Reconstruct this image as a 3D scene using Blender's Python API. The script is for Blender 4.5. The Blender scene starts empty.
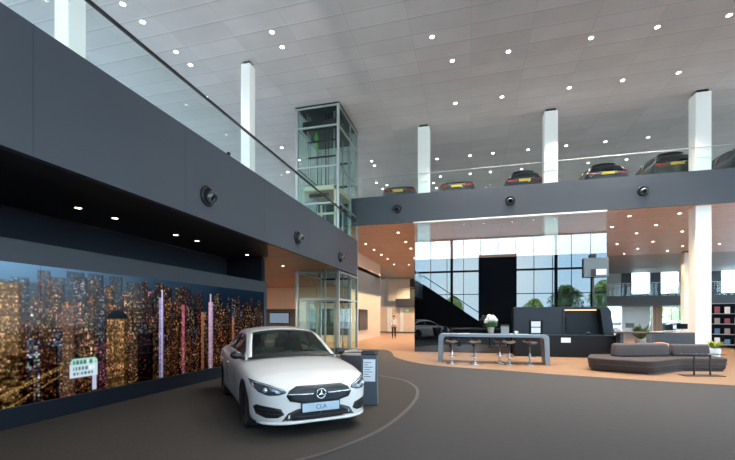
import bpy, bmesh, math, random
import numpy as np
from mathutils import Vector, Matrix
from mathutils.bvhtree import BVHTree
random.seed(4)
sc = bpy.context.scene
COL = sc.collection
PI = math.pi

# ------------------------------------------------------------------ materials
def new_mat(name):
    m = bpy.data.materials.new(name); m.use_nodes = True
    nt = m.node_tree; nt.nodes.clear()
    out = nt.nodes.new('ShaderNodeOutputMaterial')
    return m, nt, out
def L(nt, a, b): nt.links.new(a, b)
def lin(r, g, b):
    f = lambda c: (c/12.92 if c <= .04045 else ((c+.055)/1.055)**2.4)
    return (f(r/255), f(g/255), f(b/255), 1)
def pbr(name, col, rough=.5, metal=0, spec=.5, noise=0, nscale=20, bump=0, coat=0, coat_rough=.03):
    m, nt, out = new_mat(name)
    p = nt.nodes.new('ShaderNodeBsdfPrincipled')
    p.inputs['Base Color'].default_value = col
    p.inputs['Roughness'].default_value = rough
    p.inputs['Metallic'].default_value = metal
    p.inputs['Specular IOR Level'].default_value = spec
    p.inputs['Coat Weight'].default_value = coat
    p.inputs['Coat Roughness'].default_value = coat_rough
    if noise or bump:
        tc = nt.nodes.new('ShaderNodeTexCoord'); n = nt.nodes.new('ShaderNodeTexNoise')
        n.inputs['Scale'].default_value = nscale; n.inputs['Detail'].default_value = 5
        L(nt, tc.outputs['Object'], n.inputs['Vector'])
        if noise:
            r = nt.nodes.new('ShaderNodeMapRange')
            r.inputs['To Min'].default_value = 1-noise; r.inputs['To Max'].default_value = 1+noise
            L(nt, n.outputs['Fac'], r.inputs['Value'])
            mx = nt.nodes.new('ShaderNodeVectorMath'); mx.operation = 'SCALE'
            mx.inputs[0].default_value = col[:3]
            L(nt, r.outputs['Result'], mx.inputs['Scale'])
            L(nt, mx.outputs[0], p.inputs['Base Color'])
        if bump:
            b = nt.nodes.new('ShaderNodeBump'); b.inputs['Strength'].default_value = bump
            b.inputs['Distance'].default_value = .02
            L(nt, n.outputs['Fac'], b.inputs['Height']); L(nt, b.outputs['Normal'], p.inputs['Normal'])
    L(nt, p.outputs[0], out.inputs[0])
    return m
def emit(name, col, s):
    m, nt, out = new_mat(name)
    e = nt.nodes.new('ShaderNodeEmission'); e.inputs[0].default_value = col; e.inputs[1].default_value = s
    L(nt, e.outputs[0], out.inputs[0]); return m
def glass(name, tint, r0=.04, r1=.9, rough=0.0, gl=(1, 1, 1, 1)):
    """thin architectural glass: tinted transmission plus a mirror share that grows at grazing angles"""
    m, nt, out = new_mat(name)
    t = nt.nodes.new('ShaderNodeBsdfTransparent'); t.inputs[0].default_value = tint
    g = nt.nodes.new('ShaderNodeBsdfGlossy'); g.inputs['Roughness'].default_value = rough; g.inputs[0].default_value = gl
    lw = nt.nodes.new('ShaderNodeLayerWeight'); lw.inputs[0].default_value = .5
    pw = nt.nodes.new('ShaderNodeMath'); pw.operation = 'POWER'; pw.inputs[1].default_value = 4
    L(nt, lw.outputs['Facing'], pw.inputs[0])
    mr = nt.nodes.new('ShaderNodeMapRange'); mr.inputs['To Min'].default_value = r0; mr.inputs['To Max'].default_value = r1
    L(nt, pw.outputs[0], mr.inputs['Value'])
    mx = nt.nodes.new('ShaderNodeMixShader')
    L(nt, mr.outputs['Result'], mx.inputs[0]); L(nt, t.outputs[0], mx.inputs[1]); L(nt, g.outputs[0], mx.inputs[2])
    L(nt, mx.outputs[0], out.inputs[0]); return m
def blackmirror(name, refl):
    m, nt, out = new_mat(name)
    d = nt.nodes.new('ShaderNodeBsdfDiffuse'); d.inputs[0].default_value = (.0012, .0016, .0024, 1)
    g = nt.nodes.new('ShaderNodeBsdfGlossy'); g.inputs['Roughness'].default_value = .01; g.inputs[0].default_value = (.86, .94, 1, 1)
    mx = nt.nodes.new('ShaderNodeMixShader'); mx.inputs[0].default_value = refl
    L(nt, d.outputs[0], mx.inputs[1]); L(nt, g.outputs[0], mx.inputs[2]); L(nt, mx.outputs[0], out.inputs[0]); return m

M = {}
def tiles_ceiling():
    m, nt, out = new_mat('ceiling_tiles')
    p = nt.nodes.new('ShaderNodeBsdfPrincipled'); p.inputs['Roughness'].default_value = .55
    tc = nt.nodes.new('ShaderNodeTexCoord')
    b = nt.nodes.new('ShaderNodeTexBrick'); b.offset = 0; b.squash = 1
    b.inputs['Scale'].default_value = 1; b.inputs['Brick Width'].default_value = 1.883
    b.inputs['Row Height'].default_value = .706; b.inputs['Mortar Size'].default_value = .018
    b.inputs['Color1'].default_value = (.54, .515, .50, 1); b.inputs['Color2'].default_value = (.60, .575, .56, 1)
    b.inputs['Mortar'].default_value = (.50, .475, .46, 1); b.inputs['Mortar Smooth'].default_value = .6
    L(nt, tc.outputs['Object'], b.inputs['Vector'])
    n = nt.nodes.new('ShaderNodeTexNoise'); n.inputs['Scale'].default_value = .9; n.inputs['Detail'].default_value = 4
    L(nt, tc.outputs['Object'], n.inputs['Vector'])
    mr = nt.nodes.new('ShaderNodeMapRange'); mr.inputs['To Min'].default_value = .86; mr.inputs['To Max'].default_value = 1.12
    L(nt, n.outputs['Fac'], mr.inputs['Value'])
    sc_ = nt.nodes.new('ShaderNodeVectorMath'); sc_.operation = 'SCALE'
    L(nt, b.outputs['Color'], sc_.inputs[0]); L(nt, mr.outputs['Result'], sc_.inputs['Scale'])
    L(nt, sc_.outputs[0], p.inputs['Base Color'])
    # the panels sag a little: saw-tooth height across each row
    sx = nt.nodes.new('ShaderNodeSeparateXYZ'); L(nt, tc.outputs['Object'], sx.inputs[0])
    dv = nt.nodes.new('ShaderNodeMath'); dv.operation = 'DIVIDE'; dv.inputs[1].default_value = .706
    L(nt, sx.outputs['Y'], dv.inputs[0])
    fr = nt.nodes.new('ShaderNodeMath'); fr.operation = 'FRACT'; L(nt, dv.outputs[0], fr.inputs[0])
    ramp = nt.nodes.new('ShaderNodeValToRGB'); ramp.color_ramp.elements[0].color = (.80, .80, .80, 1); ramp.color_ramp.elements[1].color = (1.0, 1.0, 1.0, 1); ramp.color_ramp.elements[1].position = .12  # row shading put into the colour: darker start, lighter end of each row
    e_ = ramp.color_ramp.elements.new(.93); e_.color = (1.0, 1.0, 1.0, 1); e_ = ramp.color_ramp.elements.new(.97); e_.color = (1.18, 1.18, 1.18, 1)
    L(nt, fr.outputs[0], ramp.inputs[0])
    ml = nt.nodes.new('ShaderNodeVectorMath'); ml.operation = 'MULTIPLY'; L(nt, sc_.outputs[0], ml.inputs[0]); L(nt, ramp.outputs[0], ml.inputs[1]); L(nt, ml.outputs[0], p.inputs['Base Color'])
    bp = nt.nodes.new('ShaderNodeBump'); bp.inputs['Strength'].default_value = .8; bp.inputs['Distance'].default_value = .12
    L(nt, fr.outputs[0], bp.inputs['Height']); L(nt, bp.outputs['Normal'], p.inputs['Normal'])
    L(nt, p.outputs[0], out.inputs[0]); return m
def wood(name, c1, c2, sx, sy, rough=.4, along='X', lines=.015):
    m, nt, out = new_mat(name)
    p = nt.nodes.new('ShaderNodeBsdfPrincipled'); p.inputs['Roughness'].default_value = rough
    tc = nt.nodes.new('ShaderNodeTexCoord')
    mp = nt.nodes.new('ShaderNodeMapping'); L(nt, tc.outputs['Object'], mp.inputs[0])
    if along == 'Y': mp.inputs['Rotation'].default_value = (0, 0, PI/2)
    b = nt.nodes.new('ShaderNodeTexBrick'); b.offset = .37
    b.inputs['Scale'].default_value = 1; b.inputs['Brick Width'].default_value = sx; b.inputs['Row Height'].default_value = sy
    b.inputs['Mortar Size'].default_value = lines; b.inputs['Color1'].default_value = c1; b.inputs['Color2'].default_value = c2
    b.inputs['Mortar'].default_value = tuple(.45*x for x in c1[:3])+(1,)
    L(nt, mp.outputs[0], b.inputs['Vector'])
    n = nt.nodes.new('ShaderNodeTexNoise'); n.inputs['Scale'].default_value = 1.6; n.inputs['Detail'].default_value = 6
    m2 = nt.nodes.new('ShaderNodeMapping'); m2.inputs['Scale'].default_value = (.6, 7, 1)
    L(nt, mp.outputs[0], m2.inputs[0]); L(nt, m2.outputs[0], n.inputs['Vector'])
    mr = nt.nodes.new('ShaderNodeMapRange'); mr.inputs['To Min'].default_value = .8; mr.inputs['To Max'].default_value = 1.2
    L(nt, n.outputs['Fac'], mr.inputs['Value'])
    s = nt.nodes.new('ShaderNodeVectorMath'); s.operation = 'SCALE'
    L(nt, b.outputs['Color'], s.inputs[0]); L(nt, mr.outputs['Result'], s.inputs['Scale']); L(nt, s.outputs[0], p.inputs['Base Color'])
    L(nt, p.outputs[0], out.inputs[0]); return m

M['ceiling'] = tiles_ceiling()
M['fascia'] = pbr('grey_fascia', (.053, .058, .071, 1), .5, noise=.05, nscale=.8)
M['floor'] = pbr('charcoal_floor', (.043, .040, .040, 1), .65, spec=.25, noise=.16, nscale=9, bump=.15)
M['turn'] = pbr('brown_grey_floor', (.053, .045, .038, 1), .7, spec=.2, noise=.35, nscale=26, bump=.3)
M['inlay'] = pbr('inlay_metal', (.075, .068, .062, 1), .5, .0)
M['woodfloor'] = wood('oak_floor', (.31, .175, .098, 1), (.37, .215, .125, 1), 1.6, .16, .35, 'X', .006)
M['woodsoffit'] = wood('wood_soffit', (.60, .405, .305, 1), (.65, .445, .335, 1), 2.4, .6, .4, 'X', .012)
M['woodsoffit2'] = wood('brown_wood_soffit', (.19, .085, .04, 1), (.30, .145, .07, 1), 2.4, .22, .35, 'X', .014)
M['black'] = pbr('black_soffit', (.012, .010, .010, 1), .5)
M['navy'] = pbr('dark_navy_wall', (.008, .012, .020, 1), .75, spec=.2)
M['slate'] = pbr('slate_panel', (.026, .032, .042, 1), .5)
M['cream'] = pbr('cream_wall', (.72, .58, .45, 1), .6, noise=.04, nscale=2)
M['white'] = pbr('white_paint', (.82, .82, .80, 1), .5, noise=.03, nscale=3)
M['whitegloss'] = pbr('white_column_paint', (.95, .91, .85, 1), .35)
M['greyslab'] = pbr('grey_slab', (.07, .08, .10, 1), .45)
M['greyceil'] = pbr('grey_ceiling', (.36, .34, .32, 1), .6)
M['darkmetal'] = pbr('dark_metal', (.02, .022, .025, 1), .35, .6)
M['blackmatte'] = pbr('black_matte', (.01, .01, .011, 1), .5)
M['rail'] = pbr('dark_rail', (.03, .03, .032, 1), .3, .7)
M['railw'] = pbr('bright_rail', (.5, .5, .5, 1), .4, .5)
M['steel'] = pbr('brushed_steel', (.42, .43, .43, 1), .4, .5)
M['chrome'] = pbr('chrome', (.85, .85, .86, 1), .08, 1)
M['glass'] = glass('clear_glass', (.93, .97, .96, 1), .05, .7)
M['railglass'] = glass('railing_glass', (.93, .97, .965, 1), .02, .22)
M['liftglass'] = glass('lift_glass', (.88, .955, .93, 1), .012, .12)
M['upglass'] = glass('coated_glass', (.93, .96, .95, 1), .12, .8)
M['mirror'] = blackmirror('black_glass', .115)
M['lamp'] = emit('lamp_glow', (1, .95, .88, 1), 14)
M['lampw'] = emit('lamp_glow_warm', (1, .86, .68, 1), 14)
M['ring'] = pbr('downlight_ring', (.6, .6, .6, 1), .3, .5)
M['paintwhite'] = pbr('white_car_paint', (.80, .77, .735, 1), .3, spec=.5, coat=1, coat_rough=.03)
M['paintdark'] = pbr('dark_green_car_paint', (.022, .028, .026, 1), .3, coat=1)
M['paintblue'] = pbr('dark_blue_car_paint', (.018, .024, .035, 1), .3, coat=1)
M['paintsilver'] = pbr('silver_car_paint', (.5, .52, .54, 1), .3, .4, coat=1)
M['carglass'] = glass('car_glass', (.22, .32, .30, 1), .035, .7)
M['cardark'] = pbr('black_car_glass', (.006, .008, .01, 1), .06, spec=.7)
M['trim'] = pbr('black_car_trim', (.012, .012, .013, 1), .35)
M['grille'] = pbr('grille_mesh', (.035, .04, .048, 1), .35, .4)
M['tyre'] = pbr('rubber', (.018, .017, .016, 1), .75)
M['rim'] = pbr('dark_rim', (.05, .045, .042, 1), .3, .8)
M['silver'] = pbr('silver_metal', (.72, .73, .75, 1), .22, .9)
M['lens'] = pbr('headlight_lens', (.045, .055, .07, 1), .08, spec=.8, coat=1)
M['drl'] = pbr('headlight_reflector', (.75, .8, .85, 1), .12, .7)
M['plate'] = pbr('pale_blue_plate', (.46, .58, .68, 1), .4)
M['platetext'] = pbr('plate_text', (.08, .11, .16, 1), .5)
M['yellow'] = pbr('yellow_plate', (.75, .48, .03, 1), .4)
M['red'] = pbr('red_tail_light', (.35, .02, .015, 1), .15, coat=1)
M['seat'] = pbr('car_seat_fabric', (.05, .05, .055, 1), .6)
M['table'] = pbr('pale_blue_grey_table', (.24, .29, .345, 1), .4)
M['brown'] = pbr('brown_leather', (.045, .026, .018, 1), .5)
M['sofa'] = pbr('taupe_fabric', (.043, .029, .026, 1), .8, noise=.12, nscale=60, bump=.2)
M['sofa2'] = pbr('grey_taupe_fabric', (.070, .056, .056, 1), .8, noise=.12, nscale=60, bump=.2)
M['paper'] = pbr('paper', (.82, .85, .88, 1), .6)
M['petal'] = pbr('white_petals', (.85, .84, .78, 1), .7, noise=.08, nscale=60)
M['leaf'] = pbr('green_leaf', (.06, .14, .045, 1), .5, noise=.3, nscale=14)
M['leafy'] = pbr('yellow_green_leaf', (.32, .36, .05, 1), .5, noise=.3, nscale=14)
M['leafout'] = pbr('tree_leaf', (.46, .58, .20, 1), .6, noise=.45, nscale=5)
M['pot'] = pbr('stone_pot', (.45, .36, .30, 1), .7, noise=.2, nscale=30)
M['crate'] = pbr('grey_box', (.30, .30, .31, 1), .6, noise=.2, nscale=30)
M['counter'] = pbr('slate_laminate', (.020, .028, .040, 1), .5, spec=.3)
M['niche'] = pbr('niche_panel', (.018, .027, .033, 1), .45, spec=.3)
M['warmled'] = emit('warm_led', (1, .55, .3, 1), 2.2)
M['totem'] = pbr('blue_grey_stand', (.075, .098, .118, 1), .4)
M['screenoff'] = pbr('dark_screen', (.012, .015, .02, 1), .12)
M['screenpic'] = emit('small_screen', (.35, .48, .62, 1), .55)
M['exit'] = emit('exit_green', (.15, .8, .3, 1), 1.2)
M['skin'] = pbr('skin', (.52, .32, .24, 1), .55)
M['shirt'] = pbr('white_shirt', (.75, .74, .74, 1), .7)
M['trouser'] = pbr('dark_trousers', (.03, .03, .035, 1), .7)
M['hair'] = pbr('dark_hair', (.03, .02, .015, 1), .6)
M['orange'] = pbr('orange_fabric', (.55, .24, .11, 1), .7)
M['pave'] = pbr('light_paving', (.60, .58, .55, 1), .8, noise=.1, nscale=1)
M['bark'] = pbr('bark', (.08, .06, .045, 1), .8)
M['mull'] = pbr('mullion', (.035, .04, .045, 1), .4, .4)
M['wooddoor'] = wood('wood_panel', (.40, .20, .10, 1), (.45, .24, .12, 1), 3, .3, .4, 'Y')

# ------------------------------------------------------------------ mesh building
class MB:
    def __init__(s): s.v = []; s.f = []; s.m = []; s.mi = 0
    def add(s, vs, fs):
        o = len(s.v); s.v += [tuple(v) for v in vs]; s.f += [tuple(i+o for i in f) for f in fs]; s.m += [s.mi]*len(fs); return s
    def box(s, x0, x1, y0, y1, z0, z1):
        return s.add([(x0, y0, z0), (x1, y0, z0), (x1, y1, z0), (x0, y1, z0), (x0, y0, z1), (x1, y0, z1), (x1, y1, z1), (x0, y1, z1)],
                     [(0, 3, 2, 1), (4, 5, 6, 7), (0, 1, 5, 4), (1, 2, 6, 5), (2, 3, 7, 6), (3, 0, 4, 7)])
    def prism(s, pts, z0, z1, top=None):
        n = len(pts); top = top or pts
        return s.add([(x, y, z0) for x, y in pts]+[(x, y, z1) for x, y in top],
                     [tuple(range(n-1, -1, -1)), tuple(range(n, 2*n))]+[(i, (i+1) % n, n+(i+1) % n, n+i) for i in range(n)])
    def tube(s, pts, r, n=8, cap=True):
        pts = [Vector(p) for p in pts]; k = len(pts)
        rs = r if isinstance(r, (list, tuple)) else [r]*k
        vs = []; fs = []; ref = None
        for i, p in enumerate(pts):
            d = (pts[min(i+1, k-1)]-pts[max(i-1, 0)]).normalized()
            if ref is None:
                ref = Vector((0, 0, 1)) if abs(d.z) < .9 else Vector((1, 0, 0))
            a = d.cross(ref).normalized(); b = a.cross(d); ref = b
            for j in range(n):
                t = 2*PI*j/n; vs.append(p+(a*math.cos(t)+b*math.sin(t))*rs[i])
        for i in range(k-1):
            for j in range(n):
                fs.append((i*n+j, i*n+(j+1) % n, (i+1)*n+(j+1) % n, (i+1)*n+j))
        if cap: fs += [tuple(range(n-1, -1, -1)), tuple(range((k-1)*n, k*n))]
        return s.add(vs, fs)
    def lathe(s, prof, n=20, mat=None):
        vs = []; fs = []
        for r, z in prof:
            for j in range(n):
                t = 2*PI*j/n; v = Vector((r*math.cos(t), r*math.sin(t), z)); vs.append(mat @ v if mat else v)
        k = len(prof)
        for i in range(k-1):
            for j in range(n): fs.append((i*n+j, i*n+(j+1) % n, (i+1)*n+(j+1) % n, (i+1)*n+j))
        if prof[0][0] > 1e-5: fs.append(tuple(range(n-1, -1, -1)))
        if prof[-1][0] > 1e-5: fs.append(tuple(range((k-1)*n, k*n)))
        return s.add(vs, fs)
    def ball(s, c, r, n=10, sq=(1, 1, 1)):
        prof = [(math.sin(PI*i/n)*r+1e-6, -math.cos(PI*i/n)*r) for i in range(n+1)]
        return s.lathe(prof, n+4, Matrix.Translation(c) @ Matrix.Diagonal((*sq, 1)))
    def grid(s, rows, closed=False):
        h = len(rows); w = len(rows[0]); vs = [p for r in rows for p in r]
        fs = [(i*w+j, i*w+j+1, (i+1)*w+j+1, (i+1)*w+j) for i in range(h-1) for j in range(w-1)]
        return s.add(vs, fs)
    def build(s, name, mats, parent=None, smooth=False, bevel=0, seg=2, sub=0, solid=0, angle=None):
        me = bpy.data.meshes.new(name); me.from_pydata(s.v, [], s.f); me.update()
        bm = bmesh.new(); bm.from_mesh(me); bmesh.ops.remove_doubles(bm, verts=bm.verts, dist=1e-5)
        bmesh.ops.recalc_face_normals(bm, faces=bm.faces); 
        if len(bm.faces) == len(s.f):
            for f, i in zip(bm.faces, s.m): f.material_index = i
        bm.to_mesh(me); bm.free()
        for m in (mats if isinstance(mats, (list, tuple)) else [mats]): me.materials.append(m)
        if smooth: me.polygons.foreach_set('use_smooth', [True]*len(me.polygons))
        o = bpy.data.objects.new(name, me); COL.objects.link(o); o.parent = parent
        if bevel:
            b = o.modifiers.new('b', 'BEVEL'); b.width = bevel; b.segments = seg; b.limit_method = 'ANGLE'; b.angle_limit = math.radians(40)
        if solid:
            k = o.modifiers.new('s', 'SOLIDIFY'); k.thickness = solid; k.offset = 0
        if sub:
            k = o.modifiers.new('u', 'SUBSURF'); k.levels = sub; k.render_levels = sub
        return o
def tag(o, label=None, cat=None, group=None, kind=None):
    if label: o['label'] = label
    if cat: o['category'] = cat
    if group: o['group'] = group
    if kind: o['kind'] = kind
    return o
def thing(name, label, cat, loc=(0, 0, 0), rz=0, group=None):
    o = bpy.data.objects.new(name, None); COL.objects.link(o); o.location = loc; o.rotation_euler = (0, 0, rz); o.empty_display_size = .1
    return tag(o, label, cat, group)
def struct(o): o['kind'] = 'structure'; return o
def kids(o): return [c for c in bpy.data.objects if c.parent == o]
def dup(o, parent=None, loc=None, rz=None, label=None):
    c = o.copy(); COL.objects.link(c); c.parent = parent
    if loc is not None: c.location = loc
    if rz is not None: c.rotation_euler = (0, 0, rz)
    if label: c['label'] = label
    for k in kids(o): dup(k, c)
    return c
def sbox(name, mat, *a, bevel=0): return struct(MB().box(*a).build(name, mat, bevel=bevel))

# ------------------------------------------------------------------ camera
YAW = math.radians(14.86)
cam = bpy.data.cameras.new('camera'); co = bpy.data.objects.new('camera', cam); COL.objects.link(co); sc.camera = co
co.location = (0, 0, 1.65); co.rotation_euler = (PI/2, 0, YAW)
cam.sensor_fit = 'HORIZONTAL'; cam.sensor_width = 36; cam.lens = 36*390/735; cam.shift_y = 87/735; cam.clip_end = 500; cam.clip_start = .05

# ------------------------------------------------------------------ the setting
CZ = 10.9
# floors
struct(MB().box(-20, 26, -10, 46, -.3, 0).build('floor', M['floor']))
def spline(pts, n=8):
    out = []
    P = [Vector(p) for p in pts]; k = len(P)
    for i in range(k-1):
        a, b, c, d = P[max(i-1, 0)], P[i], P[i+1], P[min(i+2, k-1)]
        for j in range(n):
            t = j/n
            out.append(.5*((2*b)+(c-a)*t+(2*a-5*b+4*c-d)*t*t+(3*b-a-3*c+d)*t**3))
    out.append(P[-1]); return out
edge = spline([(-15, 19.4), (-8, 19.4), (-5.63, 19.4), (-4.6, 19.35), (-3.95, 18.8), (-3.45, 17.4), (-3.05, 15.9), (-2.2, 14.4), (-1.07, 13.35), (.87, 12.75), (2.45, 12.15), (4.5, 11.65), (6.2, 11.3), (12, 10.2), (25.9, 8)], 6)
struct(MB().prism([(p.x, p.y) for p in edge]+[(25.9, 45.9), (-15, 45.9)], .001, .006).build('floor_oak', M['woodfloor']))
arc = spline([(-7.0, 11.45), (-4.4, 11.5), (-3.2, 11.1), (-2.46, 10.63), (-1.97, 10.3), (-1.55, 9.83), (-1.23, 9.05), (-1.10, 8.3), (-1.07, 7.45), (-1.14, 6.42), (-1.28, 5.55), (-1.52, 4.84), (-1.86, 4.2), (-2.6, 3.4), (-3.6, 2.8), (-5, 2.4), (-6.5, 2.3)], 6)
struct(MB().prism([(p.x, p.y) for p in arc], .001, .005).build('floor_platform', M['turn']))
mb = MB(); rows = []
for i, p in enumerate(arc):
    d = (arc[min(i+1, len(arc)-1)]-arc[max(i-1, 0)]).normalized(); nrm = Vector((-d.y, d.x))
    rows.append([(p.x-nrm.x*.035, p.y-nrm.y*.035, .007), (p.x+nrm.x*.035, p.y+nrm.y*.035, .007)])
mb.grid(rows); struct(mb.build('trim_1', M['inlay']))
# main ceiling and outer walls
sbox('ceiling', M['ceiling'], -20, 26, -10, 46, CZ, CZ+.3)
# left wing: fascia, slab, soffits
FU = -5.3
sbox('wall_left', M['fascia'], FU-.12, FU, -9.9, 18.05, 3.66, 5.32)
mb = MB()
for v in (-4.4, -1.2, 1.55, 3.65, 6.35, 9.3, 12.2, 15.1):
    mb.box(FU-.01, FU+.002, v-.006, v+.006, 3.67, 5.31)
struct(mb.build('trim_2', pbr('fascia_joint', (.034, .038, .047, 1), .5)))
S1 = [(-5.43, -9.9), (-5.43, 9.7), (-6.55, 11.75), (-8.1, 11.75), (-8.1, -9.9)]
struct(MB().prism(S1, 3.66, 3.72).build('ceiling_black', M['black']))
S2 = [(-5.43, 9.7), (-5.43, 15.7), (-7.6, 15.7), (-7.6, 24.4), (-14.4, 24.4), (-14.4, 11.75), (-6.55, 11.75)]
struct(MB().prism(S2, 3.66, 3.72).build('ceiling_wood', M['woodsoffit2']))
S3 = [(-5.43, -9.9), (-5.43, 15.7), (-7.6, 15.7), (-7.6, 32.8), (-19.9, 32.8), (-19.9, -9.9)]
struct(MB().prism(S3, 3.73, 5.2).build('floor_upper', pbr('pale_upper_floor', (.4, .39, .38, 1), .4)))
sbox('wall_left_recess', M['navy'], -8.3, -8.1, -9.9, 11.9, 0, 3.65)
sbox('wall_left_end', M['navy'], -8.1, -6.76, 11.7, 11.9, 0, 3.65)
sbox('wall_wing_back', M['cream'], -14.4, -7.72, 24.5, 24.7, 0, 3.72)
sbox('wall_wing_side', M['cream'], -14.6, -14.4, 11.9, 24.7, 0, 3.72)
sbox('trim_3', M['slate'], -14.4, -7.72, 24.44, 24.5, .45, 2.2)          # dark recess band with screens
sbox('wall_corridor', M['cream'], -7.75, -7.6, 24.5, 32.86, 0, 6.16)
sbox('trim_4', M['greyslab'], -7.6, -7.52, 18.8, 32.86, 3.5, 4.93)
sbox('wall_wing_side_rear', M['cream'], -20, -7.6, 32.86, 33, 0, 6.16)
# back gallery: fascia, slab, soffit
BV = 18.5
sbox('wall_back', M['fascia'], -7.6, 25.9, BV, BV+.12, 6.17, 7.52)
sbox('trim_5', M['whitegloss'], -2.65, 5.55, BV-.02, BV+.16, 6.11, 6.17)
struct(MB().box(-7.6, 25.9, BV+.12, 32.4, 6.17, 6.24).build('ceiling_gallery_wood', M['woodsoffit']))
struct(MB().box(-1.9, 25.9, 32.4, 45.9, 6.17, 6.24).build('ceiling_gallery_grey', M['greyceil']))
struct(MB().box(-7.6, -1.9, 32.4, 45.9, 6.17, 6.24).build('ceiling_corridor_wood', M['woodsoffit']))
struct(MB().box(-19.9, 25.9, BV+.12, 45.9, 6.25, 7.3).build('floor_gallery', pbr('pale_gallery_floor', (.5, .48, .46, 1), .4)))
# mirror black glass wall and the coated glass above
sbox('wall_black_glass', M['mirror'], -2.6, 5.55, BV+.03, BV+.13, 0, 4.36)
o = thing('window_1', None, None); o['kind'] = 'structure'
for i in range(3):
    a = -2.6+i*8.15/3
    MB().box(a+.006, a+8.15/3-.006, BV+.05, BV+.07, 4.37, 6.11).build('glass_pane', M['upglass'], o)
# far mezzanine slab, walls
sbox('trim_6', pbr('dark_beam', (.036, .038, .044, 1), .5), -7.6, 25.9, 40, 45.9, 2.68, 3.55)
sbox('wall_corridor_end', M['cream'], -9.5, -2.0, 40.6, 40.8, 0, 2.68)
sbox('wall_corridor_end_upper', M['cream'], -9.5, -2.0, 45.4, 45.6, 3.55, 6.17)
sbox('door_1', M['brown'], -6.9, -6.1, 45.3, 45.4, 3.56, 6.1)
for i, (a, b) in enumerate(((-8.6, -8.1), (-7.2, -6.9), (-4.6, -4.3))):
    sbox('trim_%d' % (7+i), M['white'], a, b, 40.5, 40.6, .1, 2.6)
sbox('baseboard_corridor', M['darkmetal'], -9.5, -2.0, 40.5, 40.6, 0, .1)
# outer facades: framed glazing with daylight
def facade(name, axis, pos, a0, a1, z0, z1, step, majors, transoms, dm=.06, wm=.3):
    o = thing(name, None, None); o['kind'] = 'structure'
    mb = MB()
    def bx(m, a, b, lo, hi, t):
        if axis == 'v': m.box(a, b, pos-t, pos+t, lo, hi)
        else: m.box(pos-t, pos+t, a, b, lo, hi)
    for a in majors: bx(mb, a-wm/2, a+wm/2, z0, z1, .16)
    k = int((a1-a0)/step)
    for i in range(k+1):
        a = a0+i*(a1-a0)/k
        if all(abs(a-q) > .3 for q in majors): bx(mb, max(a0, a-dm/2), min(a1, a+dm/2), z0, z1, .07)
    for z, w in transoms: bx(mb, a0, a1, z-w/2, z+w/2, .09)
    mb.build('window_frame', M['mull'], o)
    g = MB(); bx(g, a0, a1, z0, z1, .008); g.build('glass_pane', M['glass'], o)
    return o
facade('window_2', 'v', -10.1, -20, 26, 0, CZ, 1.883, [-13.5, -7.85, -2.2, 9.1, 14.75, 20.4], [(7.0, .22), (4.3, .08), (.1, .2), (CZ-.1, .2)])
facade('window_3', 'u', 26.1, -10, 46, 0, CZ, 2.1, [-3.6, 2.75, 9.1, 15.4, 21.8, 28.1, 34.5], [(7.0, .22), (4.3, .08), (.1, .2)])
facade('window_4', 'v', 46.1, -2, 26, 0, 2.68, 2.5, [3, 10.5, 18], [(.1, .2)])
facade('window_5', 'v', 46.1, 15.2, 26, 3.55, 6.5, 2.7, [15.6, 18.2, 20.75, 23.3], [(3.8, .5), (6.4, .2)], .08, .95)
sbox('wall_far_mezzanine', M['greyceil'], -2, 15.2, 46.0, 46.2, 3.55, 6.5)
facade('window_6', 'u', -20.1, -10, 46, 5.2, CZ, 2.1, [-.25, 6.1, 12.5, 19, 25.3, 31.7], [(7.0, .15)])
sbox('wall_far_upper', M['white'], -20, 26, 46.02, 46.2, 7.3, CZ)
sbox('wall_far_left', M['white'], -20, -2, 46.02, 46.2, 0, 7.3)
sbox('wall_left_lower', M['slate'], -20.2, -20, -10, 46, 0, 5.2)
# entrance portal in the street front
sbox('wall_entrance_tower', M['blackmatte'], .85, 4.85, -10.4, -8.5, 0, 8.6)

# straight stair from the side gallery down along the street front
t = thing('staircase', 'dark closed-side staircase mirrored in the left of the black glass wall', 'staircase', (-5.2, -8.3, 0))
ST_L, ST_H = 7.6, 5.2
MB().add([(0, 0, 0), (ST_L, 0, 0), (ST_L, 0, .12), (0, 0, ST_H+.15), (0, .12, 0), (ST_L, .12, 0), (ST_L, .12, .12), (0, .12, ST_H+.15)], [(0, 1, 2, 3), (7, 6, 5, 4), (0, 4, 5, 1), (1, 5, 6, 2), (2, 6, 7, 3), (3, 7, 4, 0)]).build('side_wall', M['blackmatte'], t)
MB().add([(0, 1.4, 0), (ST_L, 1.4, 0), (ST_L, 1.4, .12), (0, 1.4, ST_H+.15), (0, 1.52, 0), (ST_L, 1.52, 0), (ST_L, 1.52, .12), (0, 1.52, ST_H+.15)], [(0, 1, 2, 3), (7, 6, 5, 4), (0, 4, 5, 1), (1, 5, 6, 2), (2, 6, 7, 3), (3, 7, 4, 0)]).build('side_wall', M['blackmatte'], t)
sm = MB()
for i in range(30):
    sm.box(ST_L*i/30, ST_L*(i+1)/30, .12, 1.4, 0, ST_H*(29-i)/30+.01)
sm.build('flight', M['greyslab'], t)
for y in (.06, 1.46): MB().tube([(0, y, ST_H+1.1), (ST_L, y, 1.05)], .03, 8).build('handrail', M['rail'], t, True)
sbox('wall_stair_side', M['blackmatte'], -8.0, -5.25, -8.35, -8.2, 0, 3.65)

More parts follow.
